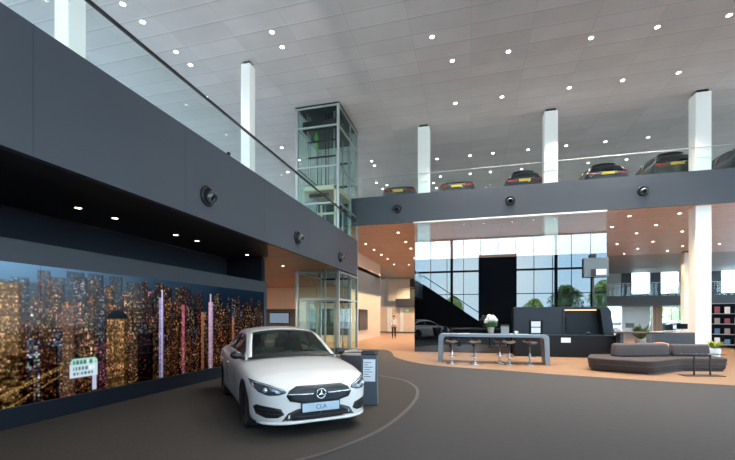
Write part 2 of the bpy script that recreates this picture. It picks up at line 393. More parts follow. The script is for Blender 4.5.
# outside
struct(MB().box(-120, 160, -120, 160, -.5, -.31).build('ground_paving', M['pave']))
def tree(x, y, h, label, seed):
    rnd = random.Random(seed)
    t = thing('tree', label, 'tree', (x, y, -.31), 0, 'trees outside the glass')
    MB().tube([(0, 0, 0), (.1, 0, h*.3), (0, .1, h*.6)], [.18, .14, .07]).build('trunk', M['bark'], t, True)
    mb = MB()
    for i in range(2600):
        a = rnd.random()*2*PI; q = rnd.random()**.5; zz = rnd.random()
        r = q*h*.36*math.sin(PI*(.12+.8*zz))*(.8+.4*math.sin(3*a+seed))
        c = Vector((r*math.cos(a), r*math.sin(a), h*(.28+.72*zz)))
        e = Vector((rnd.gauss(0, 1), rnd.gauss(0, 1), rnd.gauss(0, 1))).normalized(); f = e.orthogonal().normalized()
        s = .10+.14*rnd.random()
        mb.add([c-e*s, c+f*s*.6, c+e*s, c-f*s*.6], [(0, 1, 2, 3)])
    mb.build('foliage', M['leafout'], t)
for i, (x, y, h) in enumerate([(11.2, -15.5, 5.8), (15.8, -16.5, 6.4), (20.6, -17, 6.6), (25.6, -18, 7.0), (8.6, -21, 4.4), (-2.5, -24, 5.0), (4.4, -25, 4.4)]):
    tree(x, y, h, 'leafy green tree outside, mirrored in the black glass wall', i)
tree(20.5, 53, 5.0, 'leafy green tree outside beyond the far ground-floor glazing, behind the sofa', 21)
tree(24.0, 55, 5.5, 'leafy green tree outside beyond the far glazing, next to the wide white column', 22)

# ------------------------------------------------------------------ columns
def column(u, v, z0, z1, label, w=.55):
    t = thing('column', label, 'column', (u, v, z0))
    MB().box(-w/2, w/2, -w/2, w/2, 0, z1-z0-.09).build('shaft', M['whitegloss'], t, bevel=.02)
    MB().box(-w/2+.07, w/2-.07, -w/2+.07, w/2-.07, z1-z0-.09, z1-z0+.02).build('head_joint', M['darkmetal'], t)
column(-2.2, 19.02, 0, CZ-.03, 'white square column through the back gallery, nearest to the glass lift')
column(3.43, 19.02, 0, CZ-.03, 'white square column rising behind the middle of the black glass wall')
column(9.1, 19.02, 0, CZ-.03, 'widest white square column, standing behind the taupe sofa')
column(-7.85, 12.62, 5.2, CZ-.03, 'white square column behind the side railing, in front of the glass lift', .37)
column(-7.85, 6.1, 5.2, CZ-.03, 'white square column behind the side railing in the upper corner of the photo', .37)
column(14.4, 31.7, 0, 6.17, 'slim distant white column under the gallery, beside the widest column', .5)

# ------------------------------------------------------------------ railings
def railing(label, p0, p1, z0, z1, n, mat, r=.03, drop=.0):
    t = thing('glass_railing', label, 'railing', (p0[0], p0[1], z0))
    dx, dy = p1[0]-p0[0], p1[1]-p0[1]; ln = math.hypot(dx, dy); t.rotation_euler = (0, 0, math.atan2(dy, dx)); h = z1-z0
    for i in range(n):
        a = ln*i/n; b = ln*(i+1)/n
        MB().box(a+.008, b-.008, -.009, .009, .0, h-.01).build('glass_pane', M['railglass'], t)
    MB().tube([(0, 0, h), (ln, 0, h)], r, 10).build('handrail', mat, t, True)
    return t
railing('long glass balustrade with dark handrail along the grey side parapet', (FU-.07, -9.8), (FU-.07, 18.0), 5.32, 6.24, 15, M['rail'], .035)
railing('glass balustrade with pale handrail along the back gallery edge', (-5.2, BV+.06), (25.8, BV+.06), 7.52, 8.46, 14, M['railw'], .013)
railing('distant glass balustrade on the far mezzanine edge', (-7.5, 40.1), (25.8, 40.1), 3.55, 4.7, 13, M['railw'], .02)

# ------------------------------------------------------------------ downlights and added fill lights
def make_downlight(name, label, group, r, lampm):
    t = thing(name, label, 'downlight', (0, 0, 0), 0, group)
    MB().lathe([(r*.8, 0), (r, -.004), (r*1.25, -.006), (r*1.28, .0)], 16).build('trim_ring', M['ring'], t, True)
    MB().lathe([(r*.86, -.003), (.001, -.0035)], 14).build('lamp', lampm, t)
    return t
def spot(x, y, z, e, col, size=120, blend=.6, rad=.08):
    l = bpy.data.lights.new('downlight_and_fill', 'SPOT'); l.energy = e; l.color = col; l.spot_size = math.radians(size); l.spot_blend = blend; l.shadow_soft_size = rad
    o = bpy.data.objects.new('downlight_and_fill', l); COL.objects.link(o); o.location = (x, y, z)
SIDE_P = [(-9.95, 9.29), (-9.95, 10.01), (-9.95, 11.44), (-9.95, 12.17), (-10.77, 14.11), (-6.25, 11.45), (-6.25, 12.17), (-10, 19.4), (-9.8, 21.2), (-11.3, 22.75),
          (-5.7, 22.45), (-5.7, 23.15), (-5.7, 26.8), (-6.3, 26.15), (-6.15, 27.5)]
MAIN_P = [(-1.24, 13.0)] + [(u, 14.4) for u in (-.65, 1.26, 3.85, 5.75, 7.65, 9.6)] + [(u, 17.3) for u in (-.65, 1.26, 3.83, 5.73, 7.6)]
MAIN_P += [(u, 23.12) for u in (-1.92, -.05, 1.2, 3.05, 4.97, 6.86, 8.82)] + [(u, 26.05) for u in (-1.95, -.05, 1.2, 3.06, 6.81, 8.83, 10.66)] + [(-2.5, 27.2), (-2.4, 28.3), (1.04, 29.2)]
FRONT_P = [(u, v) for v in (8.6, 2.8, -3.0) for u in (-.65, 1.26, 3.85, 5.75, 7.65)]
dl = None
for i, (u, v) in enumerate(SIDE_P+MAIN_P+FRONT_P):
    if dl is None:
        dl = make_downlight('downlight', 'small round downlight in the grey panelled main ceiling', 'downlights in the main ceiling', .085, M['lamp']); dl.location = (u, v, CZ)
    else: dup(dl, None, (u, v, CZ))
for (u, v) in MAIN_P[12:26]: spot(u, v, CZ-.05, 420, (1, .96, .9), 120)
for (u, v) in [(-10, 22), (-10, 27), (-10, 12), (-10, 5), (14, 24), (18, 24), (0, 35), (8, 35), (16, 35)]: spot(u, v, CZ-.05, 600, (1, .96, .9), 130)  # fill spots without fixtures, added to brighten the galleries
for (u, v) in MAIN_P[:12]+FRONT_P[::2]: spot(u, v, CZ-.05, 1100, (1, .95, .88), 95)
SOF = [(-3.77, 20.6), (-3.8, 23.3), (-3.83, 25.6), (-6.3, 23.3), (-6.3, 25.5), (-6.3, 27.7), (-6.3, 29.8), (-6.4, 33), (-5.2, 33.6), (-4.2, 29.8),
       (6.86, 19.9), (8.8, 19.95), (8.79, 22.15), (6.85, 22.1), (8.65, 24.1), (8.74, 27.3), (10.55, 27), (10.65, 29.5), (13.05, 29.2), (14.85, 28.9), (13, 31.1), (10.6, 31.7), (10.8, 24.2), (12.9, 26.8)]
dl = None
for u, v in SOF:
    if dl is None:
        dl = make_downlight('downlight', 'small warm downlight in the wood soffit under the back gallery', 'downlights in the gallery soffit', .075, M['lampw']); dl.location = (u, v, 6.17)
    else: dup(dl, None, (u, v, 6.17))
    spot(u, v, 6.13, 620 if u < 0 else 400, (1, .72, .47), 125)
LS = [(-7.0, 5.58), (-7.0, 6.35), (-7.0, 8.04), (-7.0, 8.81), (-7.0, 11.2), (-7.0, 12.1)]
dl = None
for u, v in LS:
    if dl is None:
        dl = make_downlight('downlight', 'small round downlight in the black soffit over the video wall', 'downlights in the black soffit', .06, M['lampw']); dl.location = (u, v, 3.66)
    else: dup(dl, None, (u, v, 3.66))
    spot(u, v, 3.62, 45, (1, .85, .68), 80)
for u, v in [(-7.16, 14.0)]:
    d = make_downlight('downlight', 'single downlight in the brown wood soffit beside the glass lift', None, .06, M['lampw']); d.location = (u, v, 3.66)
for u, v in [(-7.16, 14.0), (-10, 15), (-10, 18.5), (-12.5, 21.5), (-9.5, 21.8)]: spot(u, v, 3.62, 650, (1, .70, .42), 140)  # first sits at its fixture; the rest are added to light the cream wall
for u, v in [(-7, 36.5), (-4.5, 36.5), (-6.5, 43), (-4, 43)]: spot(u, v, 6.1, 1500 if v > 40 else 900, (1, .78, .55), 140)  # no fixtures here: spots added to lift the dim corridor end
# uplights added out of sight on the gallery floors to brighten the main ceiling
def uplight(x, y, z, sx, sy, e, col=(1, .97, .93)):
    l = bpy.data.lights.new('fill_uplight', 'AREA'); l.shape = 'RECTANGLE'; l.size = sx; l.size_y = sy; l.energy = e; l.color = col
    o = bpy.data.objects.new('fill_uplight', l); COL.objects.link(o); o.location = (x, y, z); o.rotation_euler = (PI, 0, 0)
uplight(9, 18.8, 7.34, 30, .12, 110)
uplight(-5.62, 3.5, 5.24, .12, 24, 150)


# ------------------------------------------------------------------ ball jet nozzles on the fascias
def nozzle(loc, rot, label, s=1):
    t = thing('air_nozzle', label, 'air vent', loc, 0, 'ball air nozzles on the grey parapets'); t.rotation_euler = rot; t.scale = (s, s, s)
    MB().lathe([(.13, -.012), (.21, -.012), (.215, .02), (.20, .045), (.165, .05), (.15, .02)], 24).build('flange', M['darkmetal'], t, True)
    tilt = Matrix.Rotation(math.radians(22), 4, 'X')
    MB().lathe([(.13, .065), (.15, .09), (.14, .14), (.115, .175), (.095, .19), (.09, .17), (.085, .10)], 24, tilt).build('ball', pbr('nozzle_metal', (.16, .16, .165, 1), .3, .9), t, True)
    MB().lathe([(.088, .10), (.001, .10)], 16, tilt).build('throat', M['blackmatte'], t)
    return t
for i, (v, lb) in enumerate([(6.98, 'round ball air nozzle on the side parapet, nearest to the camera'), (11.31, 'round ball air nozzle on the side parapet, middle of the three'), (15.49, 'round ball air nozzle on the side parapet, in front of the glass lift')]):
    nozzle((FU, v, 4.16), (PI/2, 0, PI/2), lb)
for i, (u, lb) in enumerate([(-3.44, 'round ball air nozzle on the back gallery front, closest to the glass lift'), (1.69, 'round ball air nozzle on the back gallery front, above the bar table'), (6.87, 'round ball air nozzle on the back gallery front, above the sofa')]):
    nozzle((u, BV, 6.85), (PI/2, 0, 0), lb)
MB().lathe([(.035, 0), (.045, .02), (.04, .05), (.02, .06)], 12).build('parapet_knob', M['darkmetal'])
k = bpy.data.objects['parapet_knob']; k.location = (FU-.005, 7.73, 5.32); tag(k, 'small dark fitting on top of the side parapet', 'fitting')

# ------------------------------------------------------------------ the video wall
t = thing('video_wall', 'large video wall showing a city skyline at night', 'video wall', (-6.55, 2.3, 0))
MB().box(-.2, -.012, 0, 9.37, 0, 2.81).build('housing', M['slate'], t)
MB().box(-.2, -.008, .01, 9.37, 0, .30).build('plinth', M['navy'], t)
W, H = 900, 210
y0, y1, z0, z1 = 0.02, 9.17, .32, 2.46
def paint():
    rs = np.random.RandomState(7); k = W/520.
    yy, xx = np.mgrid[0:H, 0:W]; fx = xx/W; fy = yy/H          # fy 0 bottom 1 top ; fx 0 near 1 far
    img = np.zeros((H, W, 3))
    img += np.array([.008, .012, .02])+(np.clip((fy-.6)*2.2, 0, 1)*np.clip(1.1-fx*1.3, .10, 1))[..., None]*np.array([.035, .07, .11])
    img += (np.exp(-((fx-.14)/.2)**2)*np.clip((fy-.6)*2.2, 0, 1))[..., None]*np.array([.10, .19, .28])
    def bld(x0, w, top, base, tint, bright, dens, soft=0.0):
        x0 = int(x0*k); x1 = min(W, x0+int(w*k)); x0 = max(0, x0)
        if x1-x0 < 4: return
        ht = int(top*H); n = x1-x0
        prev = img[0:ht, x0:x1].copy()
        px, py = rs.randint(2, 4), rs.randint(2, 4)
        cells = rs.rand(ht//py+1, n//px+1)
        floor_on = rs.rand(ht//py+1, 1)*.8+.2; col_on = rs.rand(1, n//px+1)*.6+.4
        val = (cells < dens)*(.12+1.5*rs.rand(*cells.shape)**3)*floor_on*col_on
        val = np.repeat(np.repeat(val, py, 0), px, 1)[:ht, :n]
        gx = np.where(np.arange(n) % px == px-1, .25, 1.)[None]; gy = np.where(np.arange(ht) % py == py-1, .2, 1.)[:, None]
        up = np.linspace(.75, 1.1, ht)[:, None]
        hue = np.array(tint)[None, None]*(1+.13*rs.randn(ht//py+1, n//px+1, 3)).clip(.4, 1.6).repeat(py, 0).repeat(px, 1)[:ht, :n]
        blk = np.array(base)*np.linspace(.5, 1.2, ht)[:, None, None]+(val*gx*gy*up)[..., None]*hue*bright
        blk[:, -max(1, n//6):] *= .45
        img[0:ht, x0:x1] = prev*soft+blk*(1-soft)
    warm = [(1, .50, .18), (1, .60, .27), (1, .42, .16), (.9, .68, .42), (1, .55, .33)]
    x = 0.
    while x < 300:
        w = rs.randint(9, 20); bld(x, w, .84+.15*rs.rand(), np.array([.050, .062, .078])*max(.25, 1-x/300), (.85, .68, .52), .38, .5, .25); x += w+rs.randint(0, 8)
    for layer in range(6):
        x = -6.
        while x < 520:
            w = rs.randint(7, 17); f = x/520.
            top = [1.02, .93, .82, .64, .46, .3][layer]*(.70+.34*rs.rand())
            top = min(top, .97)-(.06 if f > .6 else 0)
            tint = warm[rs.randint(5)]
            if rs.rand() < .16: tint = (.7, .78, .95)
            if .3 < f < .62 and rs.rand() < .2: tint = (1, .42, .55)
            nearl = max(0, 1-f/.55)
            base = np.array([.030, .027, .027])*nearl*(1 if layer < 3 else .3)+np.array([.010, .008, .009])
            if rs.rand() < .8:
                bld(x, w, top, base, tint, (1.05 if f < .45 else .8)*(.55+.7*rs.rand()), .62 if f < .45 else .45, .35 if layer == 0 else .12)
            x += w+rs.randint(-2, 5)
    bld(62, 10, .97, (.20, .16, .17), (.9, .72, .66), .7, .9); bld(96, 20, .86, (.07, .045, .025), (1, .62, .3), 1.0, .85)
    bld(150, 13, .70, (.05, .035, .028), (1, .55, .33), .9, .8); bld(268, 8, .82, (.16, .14, .24), (.65, .6, 1), .5, .9)
    bld(272, 2.5, .90, (.35, .33, .5), (.7, .7, 1), .3, .9); bld(307, 6, .76, (.16, .05, .06), (1, .42, .5), .8, .9)
    bld(362, 10, .80, (.25, .17, .24), (1, .68, .85), .7, .9); bld(365, 4, .9, (.30, .22, .30), (1, .7, .9), .5, .9)
    bld(346, 6, .68, (.13, .05, .035), (1, .45, .25), .9, .9); bld(420, 7, .62, (.12, .05, .03), (1, .5, .25), .8, .9); bld(20, 12, .8, (.09, .07, .06), (1, .65, .4), .8, .8)
    bld(196, 26, .61, (.045, .03, .018), (1, .55, .24), 1.0, .8)
    m = ((xx-209*k)/(13.*k))**2+((yy-.605*H)/(.075*H))**2 < 1; m &= yy > .60*H; img[m] = (.008, .01, .014)
    bld(236, 22, .46, (.008, .007, .009), (1, .5, .25), .25, .25)
    for q, w_, hh in ((285, 18, .48), (330, 14, .42), (390, 20, .5), (450, 22, .46), (485, 22, .55), (130, 16, .4)): bld(q, w_, hh, (.012, .008, .008), (1, .45, .2), .6, .45)
    dk = (fx < .24) & (fy < .45*(1-fx)); nz = rs.rand(H//4+1, W//5+1).repeat(4, 0).repeat(5, 1)[:H, :W]
    img[dk] *= (.25+.75*(nz > .55))[dk][:, None]
    for j in range(7):                                                # avenues of lights running up to the right
        c = rs.uniform(-60, 120)*k; a = rs.uniform(.28, .5)
        for q in np.arange(0, 150*k, .8):
            p_ = int((q-c)*a+rs.randn()*.7)
            if 0 <= p_ < int(.40*H) and q < W: img[p_, int(q)] = np.array((1, .66, .24))*(.1+.5*rs.rand()**2)
    for q in range(0, int(44*k)):
        yv = int(.60*H+12*math.sin(q/24)); img[yv:yv+2, q] = (.5, .58, .66)
    X0, X1, Z0, Z1 = int(157*k), int(186*k), 28, 60
    for py in range(Z0, Z1):
        for px in range(X0, X1):
            c = (px-(X0+X1)/2)/((X1-X0)/2)
            if py < Z0+23+14*math.sqrt(max(0, 1-c*c)): img[py, px] = (.36, .43, .48) if py < Z0+21 else (.24, .42, .36)
    for base_, hh in ((Z0+22, 7), (Z0+12, 6), (Z0+4, 5)):
        px = X0+6
        while px < X1-7:
            w = rs.randint(3, 8); img[base_:base_+hh, px:px+w-2] = (.07, .13, .14) if rs.rand() < .7 else (.5, .55, .58); px += w
    img[3:Z0, X1-10:X1-2] = (.30, .33, .44)
    pad = np.pad(img, ((1, 1), (1, 1), (0, 0)), 'edge'); img = sum(pad[i:i+H, j:j+W]*wt for i, a_ in enumerate((1, 2, 1)) for j, wt in [(q, a_*b_/16.) for q, b_ in enumerate((1, 2, 1))])
    for c in range(1, 8): img[:, int(W*c/8)] *= .6
    for c in range(1, 4): img[int(H*c/4), :] *= .65
    return np.clip(np.clip(img*2.0-.012, 0, 2)**1.12, 0, 1.5)
img = paint()
ys = np.linspace(y0, y1, W+1); zs = np.linspace(z0, z1, H+1)
Yg, Zg = np.meshgrid(ys, zs); V = np.stack([np.zeros_like(Yg), Yg, Zg], -1).reshape(-1, 3)
ii = np.arange(H)[:, None]*(W+1)+np.arange(W)[None]; F = np.stack([ii, ii+1, ii+W+2, ii+W+1], -1).reshape(-1, 4)
me = bpy.data.meshes.new('screen'); me.vertices.add(len(V)); me.vertices.foreach_set('co', V.ravel())
me.loops.add(F.size); me.loops.foreach_set('vertex_index', F.ravel()); me.polygons.add(len(F))
me.polygons.foreach_set('loop_start', np.arange(len(F))*4); me.update(calc_edges=True)
ca = me.color_attributes.new('picture', 'FLOAT_COLOR', 'CORNER')
ca.data.foreach_set('color', np.repeat(np.concatenate([img.reshape(-1, 3), np.ones((H*W, 1))], 1), 4, 0).ravel())
m, nt, out = new_mat('video_picture')
at = nt.nodes.new('ShaderNodeVertexColor'); at.layer_name = 'picture'
em = nt.nodes.new('ShaderNodeEmission'); em.inputs[1].default_value = .9; L(nt, at.outputs[0], em.inputs[0])
gl = nt.nodes.new('ShaderNodeBsdfGlossy'); gl.inputs['Roughness'].default_value = .12; gl.inputs[0].default_value = (.012, .012, .012, 1)
ad = nt.nodes.new('ShaderNodeAddShader'); L(nt, em.outputs[0], ad.inputs[0]); L(nt, gl.outputs[0], ad.inputs[1]); L(nt, ad.outputs[0], out.inputs[0])
me.materials.append(m)
o = bpy.data.objects.new('screen', me); COL.objects.link(o); o.parent = t; o.location = (0, 0, 0)

# ------------------------------------------------------------------ cars
def pchip(xs, ys, x):
    xs = np.array(xs, float); ys = np.array(ys, float); h = np.diff(xs); d = np.diff(ys)/h; n = len(xs); mm = np.zeros(n)
    for i in range(1, n-1):
        if d[i-1]*d[i] > 0:
            w1 = 2*h[i]+h[i-1]; w2 = h[i]+2*h[i-1]; mm[i] = (w1+w2)/(w1/d[i-1]+w2/d[i])
    mm[0] = d[0]; mm[-1] = d[-1]
    i = int(np.clip(np.searchsorted(xs, x)-1, 0, n-2)); t = (x-xs[i])/h[i]
    return float((2*t**3-3*t*t+1)*ys[i]+(t**3-2*t*t+t)*h[i]*mm[i]+(-2*t**3+3*t*t)*ys[i+1]+(t**3-t*t)*h[i]*mm[i+1])
def realize(o):
    dg = bpy.context.evaluated_depsgraph_get(); dg.update()
    me = bpy.data.meshes.new_from_object(o.evaluated_get(dg), depsgraph=dg)
    old = o.data; o.modifiers.clear(); o.data = me; me.name = old.name
    return o
HERO = dict(
    W=([-2.345, -2.30, -2.2, -2.0, -1.6, -1, 0, 1, 1.6, 1.95, 2.12, 2.24, 2.31, 2.345], [.60, .70, .80, .865, .905, .915, .905, .915, .905, .865, .79, .67, .52, .40]),
    zt=([-2.345, -2.29, -2.15, -1.8, -1.0, .8, 1.05, 1.5, 1.9, 2.12, 2.25, 2.31, 2.345], [.74, .98, 1.05, 1.04, .97, .985, .99, .945, .87, .80, .74, .69, .62]),
    zs=([-2.345, -2.29, -2.15, -1.8, -1.0, 0, .9, 1.4, 1.8, 2.1, 2.25, 2.345], [.68, .90, .95, .96, .94, .905, .88, .845, .79, .715, .665, .56]),
    zb=([-2.345, -2.25, -1.9, -1, 0, 1.7, 2.1, 2.28, 2.345], [.40, .26, .19, .16, .16, .16, .165, .175, .24]),
    R=[(.96, .765, .955), (.57, .69, 1.18), (.20, .615, 1.355), (-.3, .585, 1.405), (-.8, .58, 1.37), (-1.3, .615, 1.20), (-1.80, .68, 1.0)],
    C=[(1.10, 0, 1.005), (.71, 0, 1.23), (.28, 0, 1.42), (-.3, 0, 1.462), (-.85, 0, 1.425), (-1.42, 0, 1.245), (-2.0, 0, 1.06)],
    roof=(.31, .68), belt=.90, wheel_r=.335, ax=(1.415, -1.315))
HATCH = dict(
    W=([-2.15, -2.12, -2.05, -1.9, -1.5, -1, 0, 1, 1.5, 1.85, 2.0, 2.1, 2.15], [.66, .76, .84, .88, .90, .90, .895, .90, .89, .84, .74, .6, .42]),
    zt=([-2.15, -2.12, -2.0, -1.8, -1.0, .8, 1.05, 1.5, 1.8, 2.0, 2.1, 2.15], [.82, .92, .96, .96, .95, .97, .98, .94, .88, .80, .74, .62]),
    zs=([-2.15, -2.12, -2.0, -1.8, -1.0, 0, .9, 1.4, 1.8, 2.0, 2.15], [.76, .86, .93, .94, .95, .92, .90, .87, .82, .76, .58]),
    zb=([-2.15, -2.1, -1.8, -1, 0, 1.6, 1.95, 2.1, 2.15], [.36, .25, .19, .17, .17, .17, .18, .2, .27]),
    R=[(.95, .76, .93), (.55, .69, 1.18), (.15, .62, 1.37), (-.4, .60, 1.42), (-1.2, .59, 1.37), (-1.72, .63, 1.22), (-2.0, .70, .97)],
    C=[(1.10, 0, .985), (.70, 0, 1.23), (.25, 0, 1.42), (-.4, 0, 1.47), (-1.35, 0, 1.43), (-1.86, 0, 1.25), (-2.12, 0, .98)],
    roof=(.31, .70), belt=.92, wheel_r=.32, ax=(1.3, -1.3))
def make_car(name, label, cat, S, paint, zsc=1.0, front=False, rear=False, plate=None, group=None):
    t = thing(name, label, cat, (0, 0, 0), 0, group)
    xs_all = sorted(set(S['W'][0]+[S['W'][0][0]+(S['W'][0][-1]-S['W'][0][0])*i/22 for i in range(23)]))
    xs = [xs_all[0]]
    for x in xs_all[1:]:
        if x-xs[-1] > .03: xs.append(x)
    if xs[-1] != xs_all[-1]: xs[-1] = xs_all[-1]
    Z = zsc
    rows = []
    for x in xs:
        W_ = pchip(*S['W'], x); zt = pchip(*S['zt'], x); zs_ = pchip(*S['zs'], x); zb = pchip(*S['zb'], x); q = zs_-zb
        half = [(0, zb), (.5*W_, zb), (.86*W_, zb), (.965*W_, zb+.035), (.985*W_, zb+.2*q), (.985*W_, zb+.42*q), (1.0*W_, zb+.66*q), (.995*W_, zb+.84*q), (.965*W_, zs_-.015),
                (.90*W_, zs_+.35*(zt-zs_)), (.68*W_, zs_+.72*(zt-zs_)), (.36*W_, zt-.06*(zt-zs_)), (0, zt)]
        ring = [(x, y, z*Z) for y, z in half]+[(x, -y, z*Z) for y, z in half[-2:0:-1]]
        rows.append(ring)
    n = len(rows[0]); mb = MB()
    vs = [p for r in rows for p in r]
    fs = [(i*n+j, i*n+(j+1) % n, (i+1)*n+(j+1) % n, (i+1)*n+j) for i in range(len(rows)-1) for j in range(n)]
    half = len(rows[0])//2
    for e, base in ((0, 0), (1, (len(rows)-1)*n)):                      # caps as ladders of quads
        for j in range(half):
            a, b, c, d = base+j, base+j+1, base+(n-j-1) % n, base+(n-j) % n
            f = tuple(dict.fromkeys((a, b, c, d)))
            if len(f) > 2: fs.append(f)
    mb.add(vs, fs)
    body = mb.build('body', paint, t, True, sub=1)
    wr = S['wheel_r']
    cut = MB()
    for ax in S['ax']:
        for sgn in (1, -1):
            cut.lathe([(wr+.045, -.17), (wr+.045, .3)], 40, Matrix.Translation((ax, sgn*.83, wr)) @ Matrix.Rotation(-sgn*PI/2, 4, 'X'))
    cutter = cut.build('cutter', M['trim'])
    bo = body.modifiers.new('arches', 'BOOLEAN'); bo.object = cutter; bo.operation = 'DIFFERENCE'; bo.solver = 'EXACT'
    body.data.materials.append(M['trim'])
    realize(body)
    bpy.data.objects.remove(cutter)
    for p in body.data.polygons: p.use_smooth = True
    mdw = body.modifiers.new('wn', 'WEIGHTED_NORMAL') if False else None
    bm = bmesh.new(); bm.from_mesh(body.data); bvh = BVHTree.FromBMesh(bm); bm.free()
    # wheel-house lining: a dark box inside each arch is the cut's own faces
    for p in body.data.polygons:
        c = p.center
        for ax in S['ax']:
            if abs(c.y) < .905 and abs(math.hypot(c.x-ax, c.z-wr)-(wr+.045)) < .012 and abs(c.y) > .5 and abs(p.normal.y) < .3: p.material_index = 1
            if abs(abs(c.y)-.66) < .012 and math.hypot(c.x-ax, c.z-wr) < wr+.05: p.material_index = 1
    # greenhouse
    kx = len(S['R']); tt = np.linspace(0, 1, 37)
    def curve(P, u): 
        k = np.linspace(0, 1, len(P)); return Vector([pchip(k, [p[i] for p in P], u) for i in range(3)])
    NF = 17
    def pt(u, f):
        c = curve(S['C'], u); e = curve(S['R'], u)
        return Vector((c.x+(e.x-c.x)*f*f, e.y*f, (c.z+(e.z-c.z)*abs(f)**2.3)*Z))
    def surf(u0, u1, f0, f1, nu, nf, off=0):
        return [[pt(u0+(u1-u0)*i/nu, f0+(f1-f0)*j/nf)+Vector((0, 0, off)) for j in range(nf+1)] for i in range(nu+1)]
    ra, rb = S['roof']
    MB().grid(surf(ra, rb, -1, 1, 12, 16)).build('roof', paint, t, True, solid=.012)
    for s in (-1, 1):
        MB().grid(surf(0, ra, s*.90, s*1.0, 10, 2)).build('pillar', paint, t, True, solid=.02)
        MB().grid(surf(rb, 1, s*.86, s*1.0, 10, 2)).build('pillar', paint, t, True, solid=.02)
    gm = M['carglass'] if front else M['cardark']
    MB().grid(surf(.0, ra, -.905, .905, 10, 14)).build('windscreen', gm, t, True)
    MB().grid(surf(rb, .985, -.87, .87, 10, 14)).build('rear_window', M['cardark'] if not front else gm, t, True)
    ea = S['R'][0]; eb = S['R'][-1]
    for s in (-1, 1):
        rows = []
        for i in range(31):
            u = i/30; top = curve(S['R'], u)
            xb = ea[0]+(eb[0]-ea[0])*u; yb = .80-.12*max(0, (u-.75)/.25)**2-.035*max(0, (.15-u)/.15); zb_ = ea[2]+(eb[2]-ea[2])*u-.02
            if i == 0: yb = ea[1]
            if i == 30: yb = eb[1]
            r = []
            for j in range(7):
                w = j/6; b = .018*math.sin(PI*w)
                r.append((xb+(top.x-xb)*w, s*(yb+(top.y-yb)*w+b), (zb_+(top.z-zb_)*w)*Z))
            rows.append(r)
        g = MB(); g.grid([r[1:6] for r in rows[3:16]]); g.grid([r[1:6] for r in rows[17:27]])
        g.build('side_window', gm, t, True)
        fr = MB()
        fr.grid([r[0:2] for r in rows]); fr.grid([r[5:7] for r in rows]); fr.grid([r[1:6] for r in rows[0:4]]); fr.grid([r[1:6] for r in rows[26:31]])
        fr.build('window_surround', paint, t, True, solid=.012)
        MB().grid([r[1:6] for r in rows[15:18]]).build('window_pillar', M['trim'], t, True, solid=.014)
    # cabin: dark tub, dashboard, seats, steering wheel
    if front:
        ib = MB().box(-1.5, .55, -.66, .66, .93*Z, .965*Z).box(.35, .80, -.66, .66, .93*Z, 1.0*Z)
        ib.build('dashboard', M['trim'], t, bevel=.03)
        for (x, y) in ((-.35, .37), (-.35, -.37), (-1.1, .35), (-1.1, -.35)):
            sm = MB(); sm.grid([[(x-.12*w+.03*math.cos(q), y+.22*(1-.25*w)*math.sin(q)*1, .9+.30*w) for q in np.linspace(0, 2*PI, 13)] for w in np.linspace(0, 1, 5)])
            sm.box(x-.15, x-.06, y-.10, y+.10, 1.17, 1.30); sm.build('seat', M['seat'], t, True, bevel=.02)
        sw = MB(); ctr = Vector((.22, .37, 1.0)); e1 = Vector((0, 1, 0)); e2 = Vector((-.35, 0, .94))
        sw.tube([ctr+(e1*math.cos(q)+e2*math.sin(q))*.17 for q in np.linspace(0, 2*PI, 25)], .016, 8); sw.tube([ctr-e1*.17, ctr+e1*.17], .02, 6)
        sw.build('steering_wheel', M['trim'], t, True)
    # wheels
    def wheel():
        w = MB().lathe([(wr*.70, -.10), (wr*.96, -.105), (wr, -.08), (wr, .08), (wr*.96, .105), (wr*.70, .10), (wr*.68, .05), (wr*.66, -.1)], 40).build('wheel', M['tyre'], t, True)
        rm = MB(); rm.lathe([(wr*.66, .085), (wr*.70, .10), (wr*.72, .09)], 40); rm.lathe([(wr*.64, -.02), (.001, -.03)], 32)
        rm.lathe([(.001, .075), (.05, .07), (.06, .03)], 16)
        for i in range(10):
            a = 2*PI*i/10+(.12 if i % 2 else -.12)
            ca_, sa = math.cos(a), math.sin(a); wd = .017
            rm.add([(ca_*.05-sa*wd, sa*.05+ca_*wd, .06), (ca_*.05+sa*wd, sa*.05-ca_*wd, .06), (ca_*wr*.68+sa*wd, sa*wr*.68-ca_*wd, .09), (ca_*wr*.68-sa*wd, sa*wr*.68+ca_*wd, .09),
                    (ca_*.05-sa*wd, sa*.05+ca_*wd, .02), (ca_*.05+sa*wd, sa*.05-ca_*wd, .02), (ca_*wr*.68+sa*wd, sa*wr*.68-ca_*wd, .04), (ca_*wr*.68-sa*wd, sa*wr*.68+ca_*wd, .04)],
                   [(0, 1, 2, 3), (0, 3, 7, 4), (1, 5, 6, 2), (0, 4, 5, 1), (3, 2, 6, 7), (4, 7, 6, 5)])
        rm.build('rim', M['rim'], w, True)
        return w
    w0 = wheel(); first = True
    for ax in S['ax']:
        for s in (1, -1):
            w = w0 if first else dup(w0, t); first = False
            w.location = (ax, s*.785, wr); w.rotation_euler = (-s*PI/2, 0, 0)
    # helpers that lay a shape on the body skin
    def skin(y, z, ax, off):
        if ax == 'f': o_, d_ = Vector((5, y, z)), Vector((-1, 0, 0))
        elif ax == 'r': o_, d_ = Vector((-5, y, z)), Vector((1, 0, 0))
        else: o_, d_ = Vector((y, 5*ax, z)), Vector((0, -ax, 0))
        h = bvh.ray_cast(o_, d_)
        if h[0] is None:
            h = bvh.find_nearest(Vector((2.2 if ax == 'f' else -2.2, y, z)))
        n_ = h[1]; n_ = n_ if n_.dot(d_) < 0 else -n_
        return h[0]+(n_*.4-d_*.6)*off
